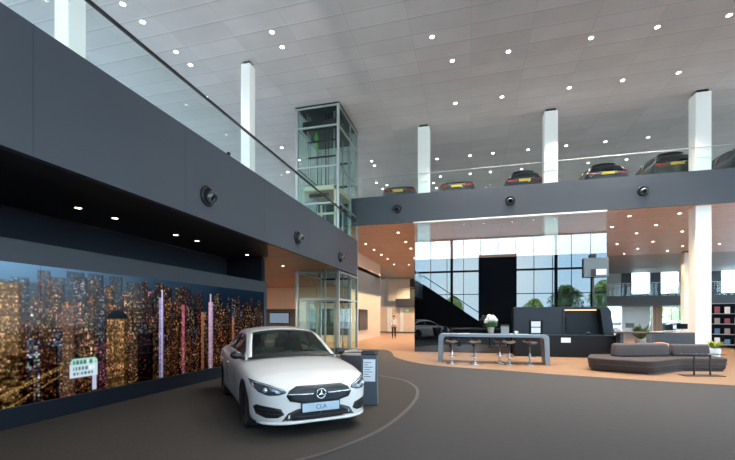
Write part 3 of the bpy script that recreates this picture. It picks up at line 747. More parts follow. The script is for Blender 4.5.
    def patch(nm, outline, mat, ax='f', off=.006, n=6, closed=True, parent=None, rings=5, smooth=True, depth=.02):
        P = [Vector(p) for p in outline]
        dense = []
        for i, p in enumerate(P):
            q = P[(i+1) % len(P)]
            for j in range(n): dense.append(p.lerp(q, j/n))
        c = sum(dense, Vector((0, 0)))/len(dense)
        rows = [[skin(*(c+(p-c)*k), ax, off) for p in dense+dense[:1]] for k in [1-i/rings for i in range(rings)]+[.02]]
        back = [v+Vector((-depth if ax == 'f' else depth if ax == 'r' else 0, 0, 0)) for v in rows[0]]
        m_ = MB(); m_.grid([back]+rows)
        return m_.build(nm, mat, parent or t, smooth)
    if front:
        gr = patch('grille', [(-.33, .695), (.33, .695), (.43, .645), (.475, .575), (.43, .505), (.25, .465), (-.25, .465), (-.43, .505), (-.475, .575), (-.43, .645)], M['grille'], off=.008)
        for s in (-1, 1):
            a = [skin(s*q,   .585+.02*q, 'f', .022) for q in np.linspace(.10, .455, 9)]
            MB().tube(a, .012, 8).build('grille_bar', M['silver'], gr, True)
        ctr = skin(0, .585, 'f', .03)
        st = MB(); st.tube([ctr+Vector((0, .066*math.cos(q), .066*math.sin(q))) for q in np.linspace(0, 2*PI, 29)], .008, 8)
        for q in (PI/2, PI/2+2*PI/3, PI/2+4*PI/3):
            st.tube([ctr+Vector((.004, 0, 0)), ctr+Vector((0, .066*math.cos(q), .066*math.sin(q)))], [.018, .004], 6)
        st.build('emblem', M['chrome'], gr, True)
        for s in (-1, 1):
            hl = patch('headlight', [(s*.47, .62), (s*.50, .66), (s*.65, .715), (s*.80, .752), (s*.87, .768), (s*.86, .70), (s*.80, .625), (s*.70, .585), (s*.57, .59)], M['lens'], off=.008)
            a = [skin(s*y, z, 'f', .016) for y, z in ((.50, .645), (.65, .698), (.80, .735), (.855, .748))]
            MB().tube(a, .010, 6).build('daytime_light', M['drl'], hl, True)
            for y, z, r in ((.60, .632, .026), (.725, .65, .036)):
                p = skin(s*y, z, 'f', .004)
                MB().ball(p, r, 8).build('projector', M['drl'], hl, True)
            intake = patch('side_intake', [(s*.50, .33), (s*.54, .405), (s*.66, .43), (s*.82, .45), (s*.85, .41), (s*.82, .32), (s*.72, .28), (s*.58, .285)], M['trim'], off=.006)
            for z in (.33, .385):
                a = [skin(s*q, z+.05*(q-.55), 'f', .014) for q in np.linspace(.53, .80, 6)]
                MB().tube(a, .006, 6).build('intake_fin', M['grille'], intake, True)
            m_ = MB().tube([(.86, s*.76, .96), (.84, s*.87, .99)], [.03, .025], 8); m_.build('mirror_stalk', M['trim'], t, True)
            mm_ = MB(); mm_.ball((.83, s*.915, 1.02), .092, 10, (.62, 1.05, .72)); mo = mm_.build('wing_mirror', M['trim'], t, True)
            MB().box(.765, .775, s*.915-.07, s*.915+.07, .975, 1.06).build('mirror_glass', M['chrome'], mo)
            # door gaps, sill line, handles
            gp = MB()
            for xg in (.62, -.42, -1.22):
                gp.tube([skin(xg-.04*(z-.3), z, s, .001) for z in np.linspace(.30, .88, 9)], .004, 5)
            gp.build('door_gap', M['trim'], t, True)
            for xg in (-.22, -1.05):
                a = [skin(xg-q, .80, s, .02) for q in (0, .06, .12, .18)]
                MB().tube(a, .012, 6).build('door_handle', paint, t, True)
        ci = patch('lower_intake', [(-.45, .345), (-.32, .395), (.32, .395), (.45, .345), (.53, .235), (-.53, .235)], M['trim'], off=.004)
        a = [skin(q, .285, 'f', .012) for q in np.linspace(-.42, .42, 13)]
        MB().tube(a, .006, 6).build('intake_fin', M['grille'], ci, True)
        MB().tube([skin(q, .215-.01*abs(q), 'f', .02) for q in np.linspace(-.80, .80, 25)], .018, 8).build('front_splitter', paint, t, True)
        # number plate
        xp = skin(0, .40, 'f', .03).x+.004
        pl = MB().box(xp-.03, xp, -.27, .27, .345, .465).build('number_plate', M['plate'], t, bevel=.006)
        MB().box(xp-.035, xp-.004, -.28, .28, .335, .475).build('plate_holder', M['trim'], pl)
        fc = bpy.data.curves.new('plate_lettering', 'FONT'); fc.body = 'CLA'; fc.size = .085; fc.align_x = 'CENTER'; fc.align_y = 'CENTER'; fc.extrude = .001
        fo = bpy.data.objects.new('plate_lettering', fc); COL.objects.link(fo); fo.parent = pl; fo.location = (xp+.002, 0, .405); fo.rotation_euler = (PI/2, 0, PI/2)
        fc.materials.append(M['platetext']); fm = bpy.data.meshes.new_from_object(fo); lo = bpy.data.objects.new('plate_lettering', fm); COL.objects.link(lo); lo.parent = pl; lo.location = fo.location; lo.rotation_euler = fo.rotation_euler; bpy.data.objects.remove(fo); bpy.data.curves.remove(fc)
        # windscreen lower trim and wipers
        MB().grid([[pt(-.005, f)+Vector((.03, 0, .004)) for f in np.linspace(-.98, .98, 15)], [pt(.035, f)+Vector((0, 0, .005)) for f in np.linspace(-.98, .98, 15)]]).build('cowl', M['trim'], t, True)
        MB().grid([[pt(ra-.03, f)+Vector((0, 0, .003)) for f in np.linspace(-.9, .9, 15)], [pt(ra+.004, f)+Vector((0, 0, .008)) for f in np.linspace(-.9, .9, 15)]]).build('windscreen_band', M['trim'], t, True)
    if rear:
        zr = Z
        xr = S['W'][0][0]
        for s in (-1, 1):
            patch('tail_light', [(s*.36, .80*zr), (s*.42, .86*zr), (s*.66, .88*zr), (s*.79, .87*zr), (s*.80, .80*zr), (s*.6, .77*zr)], M['red'], 'r', .008)
        pz = plate*zr
        p = skin(0, pz, 'r', .01)
        MB().box(p.x-.03, p.x-.005, -.26, .26, pz-.055, pz+.055).build('number_plate', M['yellow'], t, bevel=.005)
        MB().tube([skin(q, pz+.09, 'r', .015) for q in np.linspace(-.4, .4, 7)], .012, 6).build('chrome_strip', M['silver'], t, True)
        if S is HATCH:
            MB().grid([[pt(rb-.03, f)+Vector((0, 0, .015)) for f in np.linspace(-.8, .8, 11)], [pt(rb+.03, f)+Vector((-.10, 0, .035)) for f in np.linspace(-.8, .8, 11)]]).build('roof_spoiler', paint, t, True, solid=.02)
        MB().lathe([(.0001, 0), (.012, .0), (.004, .06), (.0001, .07)], 8, Matrix.Translation(pt(.62, 0))).build('aerial', M['trim'], t)
    return t
d = Vector((.66, -.75)); d.normalize()
hero = make_car('car', 'white four-door coupe with a three-pointed star grille parked by the video wall', 'car', HERO, M['paintwhite'], 1, True)
hero.location = (-3.575, 6.845, .006); hero.rotation_euler = (0, 0, math.atan2(d.y, d.x))

GZ = 7.3
sed = make_car('car', 'dark saloon on the back gallery, between the glass lift and the first column', 'car', HERO, M['paintdark'], 1.0, False, True, .78, 'cars parked along the back gallery')
sed.location = (-3.6, 21.95, GZ); sed.rotation_euler = (0, 0, PI/2)
dup(sed, None, (-.69, 21.95, GZ), PI/2, 'dark saloon on the back gallery, just past the column nearest the lift')
hat = make_car('car', 'dark hatchback on the back gallery, tucked against the column above the bar table', 'car', HATCH, M['paintblue'], 1.0, False, True, .80, 'cars parked along the back gallery')
hat.location = (2.45, 21.8, GZ); hat.rotation_euler = (0, 0, PI/2)
dup(hat, None, (5.94, 21.8, GZ), PI/2, 'dark hatchback on the back gallery, midway between the two wider columns')
suv = make_car('car', 'tall dark off-roader on the back gallery, partly behind the widest column', 'car', HATCH, M['paintdark'], 1.17, False, True, .84, 'cars parked along the back gallery')
suv.location = (8.6, 21.8, GZ); suv.rotation_euler = (0, 0, PI/2)
dup(suv, None, (11.5, 21.8, GZ), PI/2, 'tall dark car on the back gallery, beyond the widest column at the photo edge')
# parked outside beyond the far glazing
out_car = make_car('car', 'silver car parked outside the far glazing, furthest from the widest column', 'car', HATCH, M['paintsilver'], 1.0, False, True, .8, 'cars parked outside')
out_car.location = (17.2, 52, -.31); out_car.rotation_euler = (0, 0, .2)
dup(out_car, None, (22.5, 50.5, -.31), .1, 'silver car parked outside the far glazing, beside the widest column')

# ------------------------------------------------------------------ glass lift
t = thing('glass_lift', 'glass lift tower with steel frame standing beside the side gallery', 'lift', (-7.45, 15.9, 0))
LW, LD, LH = 1.93, 2.8, CZ-.04
f = MB()
for x in (0, LW):
    for y in (0, LD): f.box(x-.05, x+.05, y-.05, y+.05, 0, LH)
f.box(LW-.03, LW+.03, LD*.62-.03, LD*.62+.03, 0, LH)
for z in (.06, 2.42, 3.6, 5.1, 6.6, 8.2, 9.95, LH-.05):
    for y in (0, LD): f.box(0, LW, y-.035, y+.035, z-.035, z+.035)
    for x in (0, LW): f.box(x-.035, x+.035, 0, LD, z-.035, z+.035)
f.build('frame', M['steel'], t)
MB().box(-.06, LW+.06, -.06, LD+.06, LH-.02, LH+.03).build('roof_plate', M['darkmetal'], t)
for a in ((.05, LW-.05, -.012, .0), (.05, LW-.05, LD, LD+.012), (-.012, 0, .05, LD-.05), (LW, LW+.012, .05, LD-.05)):
    MB().box(a[0], a[1], a[2], a[3], .1, LH-.05).build('glass_panel', M['liftglass'], t)
rl = MB()
for x in (.35, LW-.35): rl.box(x-.04, x+.04, LD-.28, LD-.2, .05, LH-.1)
rl.tube([(LW*.5, LD-.25, .1), (LW*.5, LD-.25, LH-.2)], .05, 8); rl.build('guide_rail', M['steel'], t)
br = MB()
for z in np.arange(1.2, 10.4, 1.15): br.box(.2, LW-.2, LD-.24, LD-.17, z, z+.07)
br.build('guide_bracket', M['darkmetal'], t)
cab = MB()
for x in (.22, LW-.22):
    for y in (.25, LD-.4): cab.box(x-.05, x+.05, y-.05, y+.05, 5.2, 7.4)
cab.box(.17, LW-.17, .2, LD-.35, 7.25, 7.45).box(.17, LW-.17, .2, LD-.35, 5.15, 5.28)
cab.box(.17, LW-.17, .2, .25, 6.15, 6.25)
cab = cab.build('cabin', M['cream'], t)
MB().box(.5, LW-.5, .18, .2, 6.95, 7.1).build('cabin_sign', M['darkmetal'], cab)
MB().box(.22, LW-.22, LD-.46, LD-.44, 5.3, 7.2).build('cabin_pane', M['liftglass'], cab)
MB().box(.12, LW-.12, .3, LD-.5, 9.98, 10.4).build('motor_housing', M['darkmetal'], t, bevel=.03)
dg = MB().box(.06, LW-.06, .03, .15, 2.3, 2.5).box(.10, .42, .03, .15, .05, 2.3).box(LW-.22, LW-.08, .03, .15, .05, 2.3)
dg.build('door_frame', pbr('grey_door_paint', (.34, .35, .36, 1), .5), t, bevel=.01)
dr = MB().box(.46, .58, .06, .1, .05, 2.3).box(.86, .98, .06, .1, .05, 2.3).box(.58, .86, .06, .1, .05, .15).box(.58, .86, .06, .1, 2.2, 2.3).build('door', pbr('grey_door_leaf', (.22, .23, .24, 1), .45), t)
MB().box(.58, .86, .075, .085, .15, 2.2).build('door_glass', M['liftglass'], dr)
MB().lathe([(.05, 0), (.09, .1), (.08, .4), (.10, .5), (.05, .75), (.001, .8)], 12, Matrix.Translation((.72, .5, 9.2))).build('green_pulley', pbr('bright_green', (.08, .30, .05, 1), .5), t, True)
for x, y in ((.36, .35), (.36, .62), (1.15, .5), (1.3, .5), (1.6, .4), (.36, 1.5), (1.6, 1.6)): MB().tube([(x, y, .1 if y > .7 else 7.46), (x, y, LH-.1)], .028 if y != .5 else .012, 6).build('cable', M['steel'] if y != .5 else M['darkmetal'], t, True)
tr = MB()
for z in (8.75, 9.45): tr.box(.3, LW-.25, .35, .42, z, z+.06)
tr.build('cross_bar', M['darkmetal'], t)

# ------------------------------------------------------------------ info stand by the car
t = thing('info_stand', 'blue-grey information stand with a white sheet beside the white car', 'stand', (-1.85, 7.12, .006), math.radians(8))
t.scale = (.95, 1, .955)
MB().prism([(-.17, -.1), (.17, -.1), (.17, .14), (-.17, .14)], 0, .98, [(-.15, -.02), (.15, -.02), (.15, .14), (-.15, .14)]).build('body', M['totem'], t, bevel=.012)
MB().add([(-.17, -.05, .975), (.17, -.05, .975), (.17, .17, 1.03), (-.17, .17, 1.03), (-.17, -.05, .99), (.17, -.05, .99), (.17, .17, 1.045), (-.17, .17, 1.045)],
         [(0, 3, 2, 1), (4, 5, 6, 7), (0, 1, 5, 4), (1, 2, 6, 5), (2, 3, 7, 6), (3, 0, 4, 7)]).build('lid', M['screenoff'], t, bevel=.004)
sh = MB().add([(-.12, -.068, .46), (.12, -.068, .46), (.12, -.033, .89), (-.12, -.033, .89)], [(0, 1, 2, 3)]).build('info_sheet', M['paper'], t, solid=.004)
ln = MB()
for i in range(7):
    z = .82-.045*i; y = -.068+(z-.46)*.0814-.004; w = (.14, .08, .17, .12, .16, .09, .13)[i]
    ln.box(-.1, -.1+w, y-.001, y, z, z+.012)
ln.build('print_marks', M['platetext'], sh)
# round-backed dark seat behind the stand
t = thing('tub_chair', 'dark low chair with a pale rounded rim behind the information stand', 'chair', (-2.35, 8.1, .006), math.radians(200))
def shell(r0, r1, zt):
    m_ = MB(); A = np.linspace(-1.9, 1.9, 25)
    m_.grid([[(r*math.cos(a), r*math.sin(a), z) for a in A] for r, z in ((r0*.8, .28), (r0, .5), (r1, zt))]); return m_
shell(.30, .38, .86).build('backrest', pbr('dark_speckled_fabric', (.05, .05, .058, 1), .8, noise=.5, nscale=60), t, True, solid=.05)
A = np.linspace(-1.9, 1.9, 25); MB().tube([(.385*math.cos(a), .385*math.sin(a), .865) for a in A], .028, 8).build('rim', M['pot'], t, True)
MB().lathe([(.001, .30), (.27, .30), (.29, .38), (.26, .44), (.001, .45)], 24).build('seat', M['seat'], t, True)
MB().lathe([(.24, 0), (.24, .015), (.03, .03), (.03, .3)], 20).build('base', M['steel'], t, True)

# ------------------------------------------------------------------ bar table, stools and what stands on it
t = thing('bar_table', 'long pale blue-grey bar table with slab legs and rounded corners', 'table', (.72, 14.85, .006))
LX, DY, TH, HT = 1.87, .38, .10, 1.03
prof = []
def rc(cx, cz, r, a0, a1): return [(cx+r*math.cos(a), cz+r*math.sin(a)) for a in np.linspace(a0, a1, 6)]
outer = [(LX+.02, 0)]+rc(LX-.12, HT-.12, .12, 0, PI/2)+rc(-LX+.12, HT-.12, .12, PI/2, PI)+[(-LX-.02, 0)]
inner = [(-LX+.12, 0)]+rc(-LX+.28, HT-TH-.12, .12, PI, PI/2)+rc(LX-.28, HT-TH-.12, .12, PI/2, 0)+[(LX-.12, 0)]
ring = outer+inner; n = len(ring)
m_ = MB(); vs = [(x, -DY, z) for x, z in ring]+[(x, DY, z) for x, z in ring]
no = len(outer)
fs = [(i, (i+1) % n, n+(i+1) % n, n+i) for i in range(n)]
for k in range(no-1): fs += [(k, k+1, n-2-k, n-1-k), (n+k, n+n-1-k, n+n-2-k, n+k+1)]
m_.add(vs, fs); m_.build('frame', M['table'], t, bevel=.01)
def make_stool(label):
    t = thing('bar_stool', label, 'stool', (0, 0, 0), 0, 'bar stools at the pale bar table')
    MB().lathe([(.19, 0), (.195, .012), (.16, .025), (.04, .045), (.04, .08)], 24).build('base', M['silver'], t, True)
    MB().tube([(0, 0, .05), (0, 0, .40), (0, 0, .40), (0, 0, .72)], [.04, .04, .028, .028], 12).build('column', M['silver'], t, True)
    MB().tube([(.0, -.03, .30), (.13, -.12, .28), (0, -.19, .28), (-.13, -.12, .28), (0, -.03, .30)], .011, 8).build('footrest', M['chrome'], t, True)
    m_ = MB(); rows = []
    for i in range(9):
        a = -1+2*i/8
        rows.append([(x*.215*math.sqrt(max(.05, 1-.55*a*a)), a*.19, .735+.045*(abs(x)**2)+.05*max(0, a)**2) for x in np.linspace(-1, 1, 9)])
    m_.grid(rows); m_.build('seat', M['brown'], t, True, solid=.035)
    return t
st = make_stool('dark bar stool with chrome foot, closest to the glass lift end of the bar table')
pos = [(-.66, 14.05, .3), (.12, 14.05, -.2), (1.0, 14.75, 2.9), (1.27, 14.2, .1), (1.95, 14.3, .5)]
lbs = [None, 'dark bar stool with chrome foot, second from the lift end of the bar table', 'dark bar stool with chrome foot pushed in behind its neighbour, mid table',
       'dark bar stool with chrome foot in front of another stool, mid table', 'dark bar stool with chrome foot, under the white cards end of the bar table']
for i, (x, y, r) in enumerate(pos):
    o = st if i == 0 else dup(st, None, None, None, lbs[i])
    o.location = (x, y, .006); o.rotation_euler = (0, 0, r)
TZ = HT+.006
t = thing('flower_pot', 'stone pot of white hydrangea flowers on the bar table', 'plant', (.70, 14.95, TZ))
MB().lathe([(.085, 0), (.10, .03), (.125, .20), (.13, .24), (.115, .24), (.10, .18), (.001, .17)], 18).build('pot', M['pot'], t, True)
fl = MB(); rnd = random.Random(3)
for i in range(46):
    a = rnd.random()*2*PI; ln_ = .14+.12*rnd.random(); up = rnd.uniform(.05, .28)
    b = Vector((math.cos(a)*.04, math.sin(a)*.04, .22)); tip = b+Vector((math.cos(a)*ln_, math.sin(a)*ln_, up)); sd = Vector((-math.sin(a), math.cos(a), 0))*.05; md = b.lerp(tip, .55)+Vector((0, 0, .04))
    fl.add([b, md+sd, tip, md-sd], [(0, 1, 2, 3)])
fl.build('leaves', M['leaf'], t, solid=.003)
pe = MB()
for c in ((-.11, 0, .50), (.06, .05, .60), (.15, -.04, .48), (0, -.10, .52), (-.05, .06, .62), (.09, -.09, .57), (-.16, -.05, .44)):
    for i in range(34):
        v = Vector((rnd.gauss(0, 1), rnd.gauss(0, 1), rnd.gauss(0, 1))).normalized()
        pe.ball(Vector(c)+v*.075, .026, 4)
pe.build('blossom', M['petal'], t, True)
t = thing('gift_box', 'grey printed box with dark lid on the bar table beside the flowers', 'box', (1.19, 14.95, TZ))
MB().box(-.13, .13, -.1, .1, 0, .28).build('body', M['crate'], t, bevel=.006)
MB().box(-.14, .14, -.11, .11, .28, .33).build('lid', M['blackmatte'], t, bevel=.006)
t = thing('coffee_cup', 'small white cup on the bar table next to the grey box', 'cup', (1.56, 14.9, TZ))
MB().lathe([(.03, 0), (.035, .01), (.05, .11), (.046, .11), (.032, .015), (.001, .014)], 16).build('bowl', M['paper'], t, True)
MB().tube([(.045, 0, .09), (.08, 0, .08), (.08, 0, .045), (.042, 0, .03)], .007, 6).build('handle', M['paper'], t, True)
o = MB().lathe([(.001, 0), (.05, 0), (.085, .014), (.08, .018), (.05, .006), (.001, .005)], 18).build('saucer', M['paper'], None, True); o.location = (1.40, 14.8, TZ); tag(o, 'small white saucer on the bar table between box and cup', 'saucer')
t = thing('magazine', 'thin white booklet lying on the bar table near the lift end', 'booklet', (-.25, 14.8, TZ), .2)
MB().box(-.2, .2, -.13, .13, 0, .012).build('pages', M['paper'], t)
t = thing('card_holder', 'dark card holder showing two white sheets at the end of the bar table', 'card holder', (2.22, 14.9, TZ))
MB().box(-.23, .23, -.02, .02, 0, .5).build('back_board', M['navy'], t, bevel=.005)
MB().box(-.23, .23, -.10, .06, 0, .015).build('foot', M['navy'], t)
for a, b in ((.05, .24), (.27, .46)): MB().box(-.15, .15, -.026, -.02, a, b).build('sheet', M['paper'], t)

# ------------------------------------------------------------------ display counter by the black glass wall
t = thing('display_counter', 'dark slate display counter with lit niche against the black glass wall', 'counter', (1.78, 17.6, .006))
MB().box(0, 3.84, -.15, .75, 0, .87).build('base_cabinet', pbr('black_laminate', (.006, .007, .009, 1), .4, spec=.3), t, bevel=.01)
MB().box(-.02, 3.86, -.18, .78, .87, .91).build('worktop', M['counter'], t, bevel=.01)
MB().box(0, 1.9, .18, .72, .91, 2.07).build('upper_panel', M['counter'], t, bevel=.01)
pr = [(1.9, .91), (1.98, .91), (1.98, 1.96), (3.30, 1.96), (3.44, .91), (3.80, .91), (3.70, 1.9), (3.62, 2.02), (3.5, 2.07), (1.9, 2.07)]
m_ = MB(); n = len(pr); m_.add([(x, .15, z) for x, z in pr]+[(x, .72, z) for x, z in pr], [tuple(range(n)), tuple(range(2*n-1, n-1, -1))]+[(i, (i+1) % n, n+(i+1) % n, n+i) for i in range(n)])
m_.build('niche_surround', M['counter'], t, bevel=.008)
MB().box(1.98, 3.44, .68, .71, .91, 1.96).build('niche_back', M['niche'], t)
MB().box(2.0, 3.2, .30, .36, 1.91, 1.955).build('light_strip', M['warmled'], t)
for i in range(3): MB().lathe([(.001, 0), (.06, 0), (.065, .03), (.04, .05), (.001, .05)], 14, Matrix.Translation((2.12, .66, 1.2+.22*i)) @ Matrix.Rotation(PI/2, 4, 'X')).build('knob', M['blackmatte'], t, True)
MB().box(1.78, 2.14, -.157, -.15, .60, .80).build('notice', M['paper'], t)
o = MB().ball((0, 0, .07), .07, 10, (1.3, .8, 1)).build('computer_mouse_dock', M['blackmatte'], None, True); o.location = (4.6, 17.58, .918); o.name = 'desk_speaker'; tag(o, 'small round black speaker on the display counter worktop', 'speaker')
t = thing('hanging_display', 'grey flat box on a black pole above the display counter', 'display', (5.0, 18.43, .006))
MB().tube([(0, 0, 0), (0, 0, 4.2)], .045, 10).build('pole', M['blackmatte'], t, True)
MB().box(-.36, .57, -.08, .06, 3.33, 4.15).build('panel', pbr('grey_panel', (.11, .135, .15, 1), .6), t, bevel=.015)
MB().box(-.1, .1, -.1, .06, 4.15, 4.3).build('top_mount', M['blackmatte'], t)
MB().box(-.1, .08, -.1, -.08, 3.35, 3.66).build('bracket', M['blackmatte'], t)
MB().box(.10, .48, -.086, -.08, 3.42, 3.66).build('white_patch', M['paper'], t)

# ------------------------------------------------------------------ sofa group
t = thing('sofa', 'long angled taupe lounge sofa with two low backrests', 'sofa', (0, 0, .006))
seat = [(3.54, 13.25), (4.62, 12.72), (4.86, 12.68), (5.1, 12.8), (6.05, 13.75), (6.3, 13.9), (7.5, 14.15), (7.55, 15.2), (5.6, 15.1), (3.85, 14.6), (3.52, 13.6)]
base = [(5.4+(x-5.4)*.965, 13.9+(y-13.9)*.93) for x, y in seat]
MB().prism(base, .05, .40, seat).build('seat', M['sofa'], t, True, bevel=.05, seg=4)
MB().prism([(5.4+(x-5.4)*.93, 13.9+(y-13.9)*.86) for x, y in seat], 0, .05).build('plinth', M['blackmatte'], t)
def pipe(z, k):
    pts = [(5.4+(x-5.4)*k, 13.9+(y-13.9)*(1-(1-k)*2), z) for x, y in seat]; return pts+[pts[0]]
MB().tube(pipe(.22, .985), .012, 6).build('seam', M['seat'], t, True)
b1 = [(4.35, 13.85), (4.6, 13.78), (6.1, 14.38), (6.15, 14.8), (5.9, 14.85), (4.5, 14.35), (4.3, 14.1)]
MB().prism(b1, .40, .80, [(5.2+(x-5.2)*.93, 14.35+(y-14.35)*.8) for x, y in b1]).build('backrest', M['sofa2'], t, True, bevel=.06, seg=4)
b2 = [(6.2, 14.42), (7.3, 14.62), (7.35, 15.0), (6.2, 14.86)]
MB().prism(b2, .40, .77, [(6.8+(x-6.8)*.93, 14.75+(y-14.75)*.8) for x, y in b2]).build('backrest', M['sofa2'], t, True, bevel=.06, seg=4)
t = thing('side_table', 'slim black metal side table in front of the sofa', 'table', (6.24, 12.95, .006), .2)
MB().box(-.52, .52, -.17, .17, 0, .018).build('base', M['blackmatte'], t, bevel=.004)
for x in (-.2, .23): MB().box(x-.016, x+.016, -.016, .016, .018, .60).build('post', M['blackmatte'], t)
MB().box(-.5, .5, -.2, .2, .60, .612).build('tabletop', M['glass'], t)
MB().box(-.5, .5, -.2, -.19, .597, .613).build('top_edge', M['blackmatte'], t)
t = thing('potted_plant', 'small yellow-green plant in a white bowl behind the end of the sofa', 'plant', (7.85, 15.6, 0.006))
MB().lathe([(.12, 0), (.16, .25), (.2, .5), (.19, .6), (.16, .6), (.001, .55)], 18).build('pot', M['paper'], t, True)
fl = MB()
for i in range(60):
    a = rnd.random()*2*PI; l_ = rnd.uniform(.15, .4); b = Vector((0, 0, .57)); tip = b+Vector((math.cos(a)*l_, math.sin(a)*l_, rnd.uniform(.08, .3))); sd = Vector((-math.sin(a), math.cos(a), 0))*.03; md = b.lerp(tip, .5)+Vector((0, 0, .05))
    fl.add([b, md+sd, tip, md-sd], [(0, 1, 2, 3)])
fl.build('leaves', M['leafy'], t, solid=.003)
t = thing('work_table', 'dark-topped high table behind the sofa beside the display counter', 'table', (6.1, 17.0, .006), -.08)
MB().box(-.75, .75, -.4, .4, 1.02, 1.07).build('tabletop', M['sofa'], t, bevel=.006)
for x in (-.55, .45): MB().box(x-.05, x+.05, -.3, .3, 0, 1.02).build('leg', M['greyslab'], t)
t = thing('pouf', 'round orange pouf seat under the high table behind the sofa', 'pouf', (6.55, 16.2, .006))
MB().lathe([(.10, 0), (.10, .5), (.24, .52), (.27, .6), (.25, .7), (.1, .74), (.001, .745)], 20).build('seat', M['orange'], t, True)
t = thing('high_bench', 'dark grey high-backed bench behind the sofa, beside the widest column', 'bench', (7.6, 17.6, .006), -.05)
MB().box(-.75, .75, .2, .32, .3, 1.05).build('backrest', M['fascia'], t, bevel=.03)
MB().box(-.75, .75, -.35, .3, .35, .52).build('seat', M['fascia'], t, bevel=.04)
for x in (-.68, .68): MB().box(x-.04, x+.04, -.3, .3, 0, .36).build('leg', M['blackmatte'], t)
# far ground floor: desks, rack, plants
def desk(loc, rz, label):
    t = thing('sales_desk', label, 'desk', loc, rz, 'sales desks in the rear hall')
    MB().box(-.9, .9, -.4, .4, .72, .76).build('tabletop', M['paper'], t, bevel=.005)
    for x in (-.85, .85): MB().box(x-.03, x+.03, -.35, .35, 0, .72).build('leg', M['steel'], t)
    MB().box(-.3, .3, .0, .03, .85, 1.2).build('monitor', M['screenoff'], t, bevel=.005)
    MB().box(-.04, .04, .0, .04, .76, .86).build('monitor_stand', M['steel'], t)
    return t
dk = desk((11.3, 27, .006), .1, 'white sales desk with dark monitor in the rear hall, nearest to the widest column')
dup(dk, None, (13.6, 30.5, .006), -.2, 'white sales desk with dark monitor by the slim distant column')
dup(dk, None, (11.4, 33, .006), .1, 'white sales desk with dark monitor furthest back in the rear hall')
t = thing('display_rack', 'tall dark display rack of small coloured goods beyond the widest column', 'rack', (13.2, 25.0, .006), -.5)
MB().box(-1.0, 1.0, .2, .25, 0, 2.4).build('back_panel', M['navy'], t)
for z in (.15, .7, 1.25, 1.8, 2.35): MB().box(-1.0, 1.0, -.15, .2, z, z+.03).build('shelf', M['steel'], t)
for x in (-1.0, 1.0): MB().box(x-.02, x+.02, -.15, .25, 0, 2.4).build('upright', M['steel'], t)
gm = [pbr('red_goods', (.28, .08, .12, 1), .5), M['paper'], pbr('blue_goods', (.08, .2, .4, 1), .5), M['crate']]
i = 0
for z in (.18, .73, 1.28, 1.83):
    for k in range(5):
        x = -.8+.4*k; h_ = .2+.2*rnd.random(); c = i % 4
        b = MB().box(-.11, .11, -.1, .1, 0, h_).build('goods_box', gm[c], None, bevel=.01); b.rotation_euler = (0, 0, -.5)
        q = Matrix.Rotation(-.5, 4, 'Z') @ Vector((x, 0, 0)); b.location = (13.2+q.x, 25+q.y, z+.007)
        tag(b, '%s merchandise box on the tall dark display rack' % ('red', 'white', 'blue', 'grey')[c], 'box', '%s boxes on the display rack' % ('red', 'white', 'blue', 'grey')[c]); i += 1
t = thing('potted_plant', 'bushy green plant in a grey tub standing in the rear hall behind the high table', 'plant', (8.2, 22.3, .006))
MB().lathe([(.2, 0), (.27, .5), (.25, .55), (.001, .5)], 16).build('pot', M['crate'], t, True)
fl = MB()
for i in range(90):
    a = rnd.random()*2*PI; l_ = rnd.uniform(.15, .5); b = Vector((0, 0, .5)); tip = b+Vector((math.cos(a)*l_, math.sin(a)*l_, rnd.uniform(.2, .85))); sd = Vector((-math.sin(a), math.cos(a), 0))*.06; md = b.lerp(tip, .6)+Vector((0, 0, .05))
    fl.add([b, md+sd, tip, md-sd], [(0, 1, 2, 3)])
fl.build('leaves', M['leaf'], t, solid=.003)
sbox('wall_pier_wood', M['wooddoor'], 17.2, 18.0, 44, 44.2, 0, 2.68)
sbox('wall_pier_white', M['white'], 14.6, 17.0, 44.2, 44.4, 0, 2.68)

# ------------------------------------------------------------------ corridor things
def wall_screen(loc, rz, w, h, label, mat):
    t = thing('wall_screen', label, 'screen', loc, rz)
    MB().box(-w/2, w/2, 0, .06, 0, h).build('housing', M['screenoff'], t, bevel=.008)
    MB().box(-w/2+.04, w/2-.04, -.004, 0, .04, h-.04).build('display', mat, t)
    return t
wall_screen((-12.75, 24.37, 1.2), 0, 1.5, .75, 'glowing pale screen on the dark band behind the white car roof', M['screenpic'])
wall_screen((-10.4, 24.37, .72), 0, .85, 1.42, 'dark upright screen on the rear wall seen through the glass lift', M['screenoff'])
wall_screen((-7.53, 27.3, .70), PI/2, 2.3, 1.5, 'dark screen on the pale corridor wall just past the glass lift', M['screenoff'])
t = thing('exit_sign', 'small green exit sign hanging under the far corridor beam', 'sign', (-6.35, 39.9, 2.25))
MB().box(-.16, .16, -.02, .02, 0, .17).build('panel', M['exit'], t)
MB().box(-.08, -.02, -.026, -.02, .03, .14).box(.0, .1, -.026, -.02, .07, .1).build('pictogram', M['paper'], t)
for x in (-.1, .1): MB().tube([(x, 0, .17), (x, 0, .43)], .006, 5).build('hanger', M['steel'], t)

